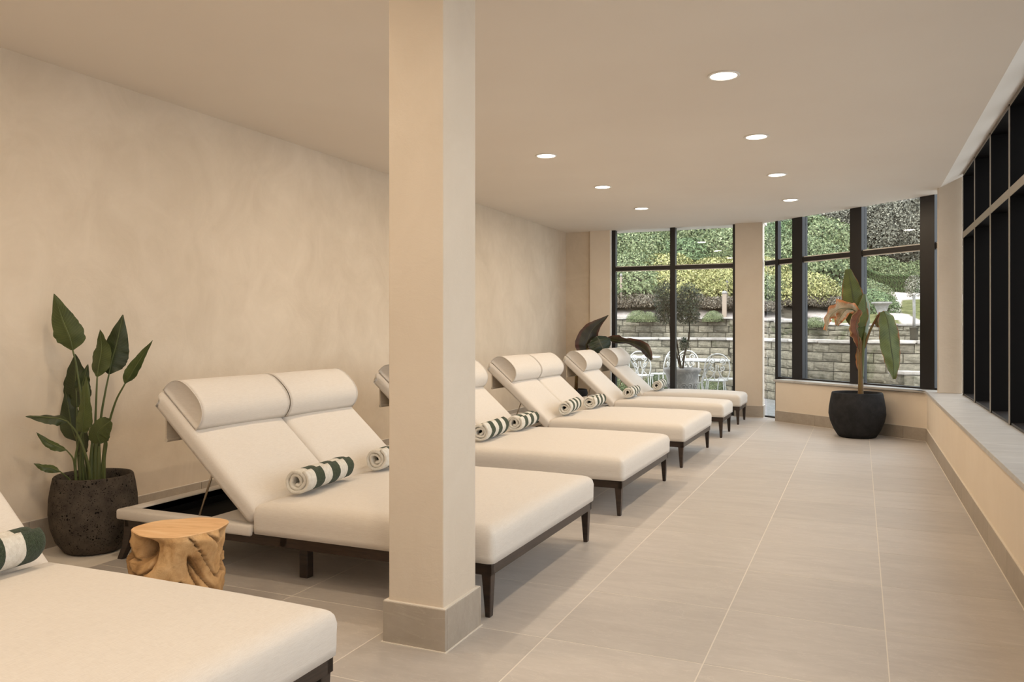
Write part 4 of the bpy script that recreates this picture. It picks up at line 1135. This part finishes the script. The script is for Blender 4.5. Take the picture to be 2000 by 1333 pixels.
# small shrub and planter urn by the path
x, y = gp(.4485, 21.5); place(SH[2], x, y, hill(x, y) + .05, .55, 1, 'small bright green shrub beside the stone planter', 'shrubs on the garden bank')
x, y = gp(.440, 23.5); place(SH[3], x, y, hill(x, y) + .05, .62, 2, 'rounded green shrub behind the small bright one by the path', 'shrubs on the garden bank')
x, y = gp(.503, 21.3)
t = empty('lawn_flowers', (0, 0, 0)); bpy.data.objects.remove(t)
def stone_planter(x, y, z, s, label):
    t = empty('stone_planter', (x, y, z), label=label, cat='planter')
    bm = bmesh.new(); lathe(bm, [(.10 * s, -.05), (.20 * s, 0), (.20 * s, .05 * s), (.14 * s, .10 * s), (.25 * s, .42 * s), (.28 * s, .5 * s), (.38 * s, .54 * s), (.39 * s, .60 * s), (.33 * s, .61 * s), (.30 * s, .56 * s)], 24)
    bmo('bowl', bm, mt_urn, t, True)
    c_ = leaf_cloud('foliage', mt_fgreen, 250, .26 * s, .26 * s, .18 * s, .03, 55, parent=t); c_.location = (0, 0, .62 * s)
    return t
x, y = gp((1722 - 1000) / FPX, 20.0); stone_planter(x, y, hill(x, y) - .02, .62, 'weathered stone planter at the edge of the gravel path')
# slim standard tree in a pot on the lower wall
x, y = at(1785, 650, 13.15).xy
t = empty('standard_tree', (x, y, 1.125), label='slim standard tree in a dark pot on the lower garden wall', cat='potted plant')
bm = bmesh.new(); lathe(bm, [(.05, 0), (.06, 0), (.062, .03), (.058, .06), (.066, .19), (.072, .20), (.07, .21), (.055, .208)], 20); bmo('pot', bm, mt_joint, t, True)
bm = bmesh.new(); tube(bm, [(0, 0, .18), (.004, 0, .45), (0, 0, .75)], .022, 8); bmo('trunk', bm, mt_urn, t, True)
c_ = leaf_cloud('foliage', mt_fbrown, 900, .15, .15, .20, .014, 61, parent=t, zmin=-.9); c_.location = (0, 0, .88)

# posts on the bank
def post(px, py0, py1, d, wpx, label, name='wooden_post'):
    a_ = at(px, py1, d); b_ = at(px, py0, d); h = b_.z - a_.z; wd = wpx * d / FPX / 2
    t = empty(name, (a_.x, a_.y, a_.z), label=label, cat='post')
    box('shaft', -wd, wd, -wd, wd, -.3, h, mt_post, t, .01)
    bm = bmesh.new(); lathe(bm, [(wd * 1.3, h), (wd * 1.35, h + .03), (wd * .9, h + .07), (.01, h + .08)], 12); bmo('cap', bm, mt_urn, t, True)
post(1415, 574, 614, 21.9, 8, 'thick weathered wooden post on the bank behind the upper wall')
post(1213, 540, 560, 22.6, 4, 'thin grey garden light post among yellow shrubs', 'garden_light_post')
post(1420, 553, 572, 23.2, 4, 'thin grey garden light post above the thick wooden post', 'garden_light_post')

# ------------------------------------------------------------------ patio furniture (white wrought iron)
def spiral(cx, cz, r0, r1, a0, turns, y=0, n=20, sgn=1):
    return [Vector((y, cx + lerp(r0, r1, i / n) * math.cos(a0 + sgn * turns * 2 * math.pi * i / n), cz + lerp(r0, r1, i / n) * math.sin(a0 + sgn * turns * 2 * math.pi * i / n))) for i in range(n + 1)]
IR = .0085
def iron_chair():
    """faces +x; back at -x"""
    t = empty('iron_chair', (0, 0, 0), cat='chair', group='white wrought iron patio chairs')
    # seat: round ring with a lattice of bars
    bm = bmesh.new(); tube(bm, [(.20 * math.cos(a), .20 * math.sin(a), .45) for a in [2 * math.pi * k / 24 for k in range(24)]], .011, 6, True)
    for k in range(-3, 4):
        v = k * .055; h = math.sqrt(max(0, .2 ** 2 - v * v)); tube(bm, [(-h, v, .45), (h, v, .45)], .005, 5); tube(bm, [(v, -h, .452), (v, h, .452)], .005, 5)
    bmo('seat', bm, mt_iron, t, True)
    def lean(p): return Vector((-.17 - (p.z - .45) * .22 + p.x, p.y, p.z))
    bm = bmesh.new()
    arch = catmull([(0, -.17, .45), (0, -.215, .62), (0, -.19, .80), (0, -.10, .90), (0, 0, .925), (0, .10, .90), (0, .19, .80), (0, .215, .62), (0, .17, .45)], 5)
    tube(bm, [lean(p) for p in arch], .011, 6)
    bmo('back_frame', bm, mt_iron, t, True)
    bm = bmesh.new()
    for s in (-1, 1):
        tube(bm, [lean(Vector((0, s * p.y, p.z))) for p in spiral(.085, .80, .068, .016, -math.pi / 2, 1.5)], IR, 6)
        tube(bm, [lean(Vector((0, s * p.y, p.z))) for p in spiral(.085, .665, .045, .012, math.pi / 2, 1.25, sgn=-1)], IR, 6)
        tube(bm, [lean(p) for p in catmull([(0, s * .03, .46), (0, s * .05, .55), (0, s * .02, .64), (0, s * .017, .73)], 5)], IR, 6)
        tube(bm, [lean(p) for p in catmull([(0, s * .15, .46), (0, s * .08, .53), (0, s * .05, .60), (0, s * .085, .62)], 5)], IR, 6)
    bmo('back_scrolls', bm, mt_iron, t, True)
    for ax, ay in ((.14, .14), (.14, -.14), (-.14, .14), (-.14, -.14)):
        bm = bmesh.new(); tube(bm, catmull([(ax, ay, .45), (ax * 1.1, ay * 1.1, .3), (ax * 1.15, ay * 1.15, .15), (ax * 1.4, ay * 1.4, 0)], 4), .010, 6); bmo('leg', bm, mt_iron, t, True)
    bm = bmesh.new(); tube(bm, [(.155 * math.cos(a), .155 * math.sin(a), .2) for a in [2 * math.pi * k / 16 for k in range(16)]], .006, 5, True); bmo('stretcher', bm, mt_iron, t, True)
    return t
def iron_table(x, y, r, label):
    t = empty('iron_table', (x, y, -.05), label=label, cat='table')
    bm = bmesh.new(); lathe(bm, [(r * .97, .765), (r, .768), (r, .788), (r * .97, .792), (.01, .792)], 48); bmo('tabletop', bm, mt_iron, t, True)
    for k in range(4):
        a = R(45 + 90 * k); bm = bmesh.new()
        tube(bm, [Vector((p[0] * math.cos(a), p[0] * math.sin(a), p[1])) for p in catmull([(r * .6, .765, 0), (r * .28, .55, 0), (r * .12, .35, 0), (r * .3, .12, 0), (r * .6, 0, 0)], 5)], .012, 6)
        bmo('leg', bm, mt_iron, t, True)
    bm = bmesh.new(); tube(bm, [(r * .14 * math.cos(2 * math.pi * k / 12), r * .14 * math.sin(2 * math.pi * k / 12), .36) for k in range(12)], .008, 5, True); bmo('collar', bm, mt_iron, t, True)
    return t
tL = at(1250, 700, 16.6); tRr = at(1366, 700, 14.9)
iron_table(tL.x, tL.y, .42, 'round white iron patio table with only its left edge rim showing')
iron_table(tRr.x, tRr.y, .55, 'large round white iron patio table behind the stone urn')
ic = iron_chair()
chs = [(1256, 15.7, 88, 'white scrolled iron chair in front of the smaller patio table'),
       (1291, 16.3, 160, 'white scrolled iron chair turned sideways between the patio tables'),
       (1347, 15.7, -70, 'white scrolled iron chair behind the large patio table, right of the urn'),
       (1398, 14.15, 105, 'white scrolled iron chair in front of the large patio table'),
       (1424, 14.6, 168, 'white scrolled iron chair seen edge-on at the right end of the large table')]
for i, (px, d, a, lb) in enumerate(chs):
    p = at(px, 700, d); o = ic if i == 0 else copy_tree(ic); o.location = (p.x, p.y, -.05); o.rotation_euler = (0, 0, R(a)); o['label'] = lb
# cast urn with a small tree
pu = at(1332, 700, 13.75)
ut = empty('stone_urn', (pu.x, pu.y, -.05), label='large weathered urn with scroll relief on the patio', cat='urn')
bm = bmesh.new(); lathe(bm, [(.10, 0), (.20, 0), (.21, .03), (.19, .07), (.205, .14), (.235, .35), (.26, .50), (.275, .58), (.315, .63), (.325, .665), (.315, .685), (.28, .69), (.268, .67), (.26, .6)], 44); bmo('bowl', bm, mt_urn, ut, True)
bm = bmesh.new()
for a0 in range(0, 360, 60):
    def wrap(p):   # wrap flat scroll onto the bowl
        r = lerp(.222, .268, (p.z - .2) / .32); a = R(a0) + p.y / .24; return Vector((r * math.cos(a), r * math.sin(a), p.z))
    tube(bm, [wrap(p) for p in spiral(-.055, .38, .060, .014, 0, 1.5)], .011, 6); tube(bm, [wrap(p) for p in spiral(.055, .38, .060, .014, math.pi, 1.5, sgn=-1)], .011, 6)
bmo('scroll_relief', bm, mt_urn, ut, True)
bm = bmesh.new(); lathe(bm, [(.262, .60), (.262, .64), (.15, .655), (.02, .66)], 28); bmo('soil', bm, mt_soil, ut, True)
tt = empty('small_olive_tree', (pu.x, pu.y, .59), label='small multi-stemmed dark olive tree growing from the urn', cat='tree')
def tp(px, py, dd=0): return at(px, py, 13.75 + dd) - Vector((pu.x, pu.y, .59))
bm = bmesh.new()
for k, pts in enumerate(([(1330, 724), (1318, 680), (1310, 650), (1306, 620), (1300, 590)], [(1333, 724), (1338, 690), (1346, 660), (1346, 630), (1340, 600), (1345, 575)], [(1331, 724), (1322, 670), (1318, 640), (1318, 600)], [(1333, 705), (1342, 672), (1345, 650)], [(1318, 640), (1306, 610), (1292, 580)], [(1346, 630), (1354, 600), (1358, 575)])):
    P = catmull([tp(x, y, .03 * (k % 3 - 1)) for x, y in pts], 6); n = len(P); tube(bm, P, [lerp(.017, .006, i / (n - 1)) for i in range(n)], 6)
bmo('trunk', bm, mt_bark, tt, True)
for k, (px, py, rx, rz, n, dd) in enumerate(((1300, 580, .24, .28, 1500, .0), (1318, 605, .22, .24, 1100, .1), (1344, 580, .25, .27, 1500, 0), (1336, 612, .2, .2, 1200, -.1), (1296, 615, .16, .18, 1000, 0), (1352, 615, .14, .16, 800, 0), (1336, 672, .10, .12, 420, 0))):
    o = leaf_cloud('foliage', mt_ftree, n, rx, rx, rz, .022, 70 + k, parent=tt, shell=.25, zmin=-1, lumps=8, aspect=.35); o.location = tp(px, py, dd)
# greenery at the wall foot
for k, (px, d, s) in enumerate(((1287, 17.2, .36), (1215, 17.1, .3), (1390, 16.9, .26))):
    p = at(px, 700, d); place(SH[3], p.x, p.y, 0.02, s * .8, k, ['small fern-like shrub at the wall foot behind the patio chairs', 'small green shrub at the wall foot left of the patio table', 'small green shrub at the wall foot right of the urn'][k], 'small shrubs at the wall foot')
# a soft drink of green over the top of the upper wall
for k, (px, d, s) in enumerate(((1245, 20.9, .30), (1268, 20.95, .26), (1392, 20.6, .28), (1592, 17.3, .22))):
    p = at(px, 640, d); place(SH[1], p.x, p.y, lerp(1.62, 1.43, sstep(-3.5, 0, p.x)) - .08, s, k * 2, 'trailing green plant over the upper wall, %s from the left' % ordn(k), 'trailing plants on the upper wall')
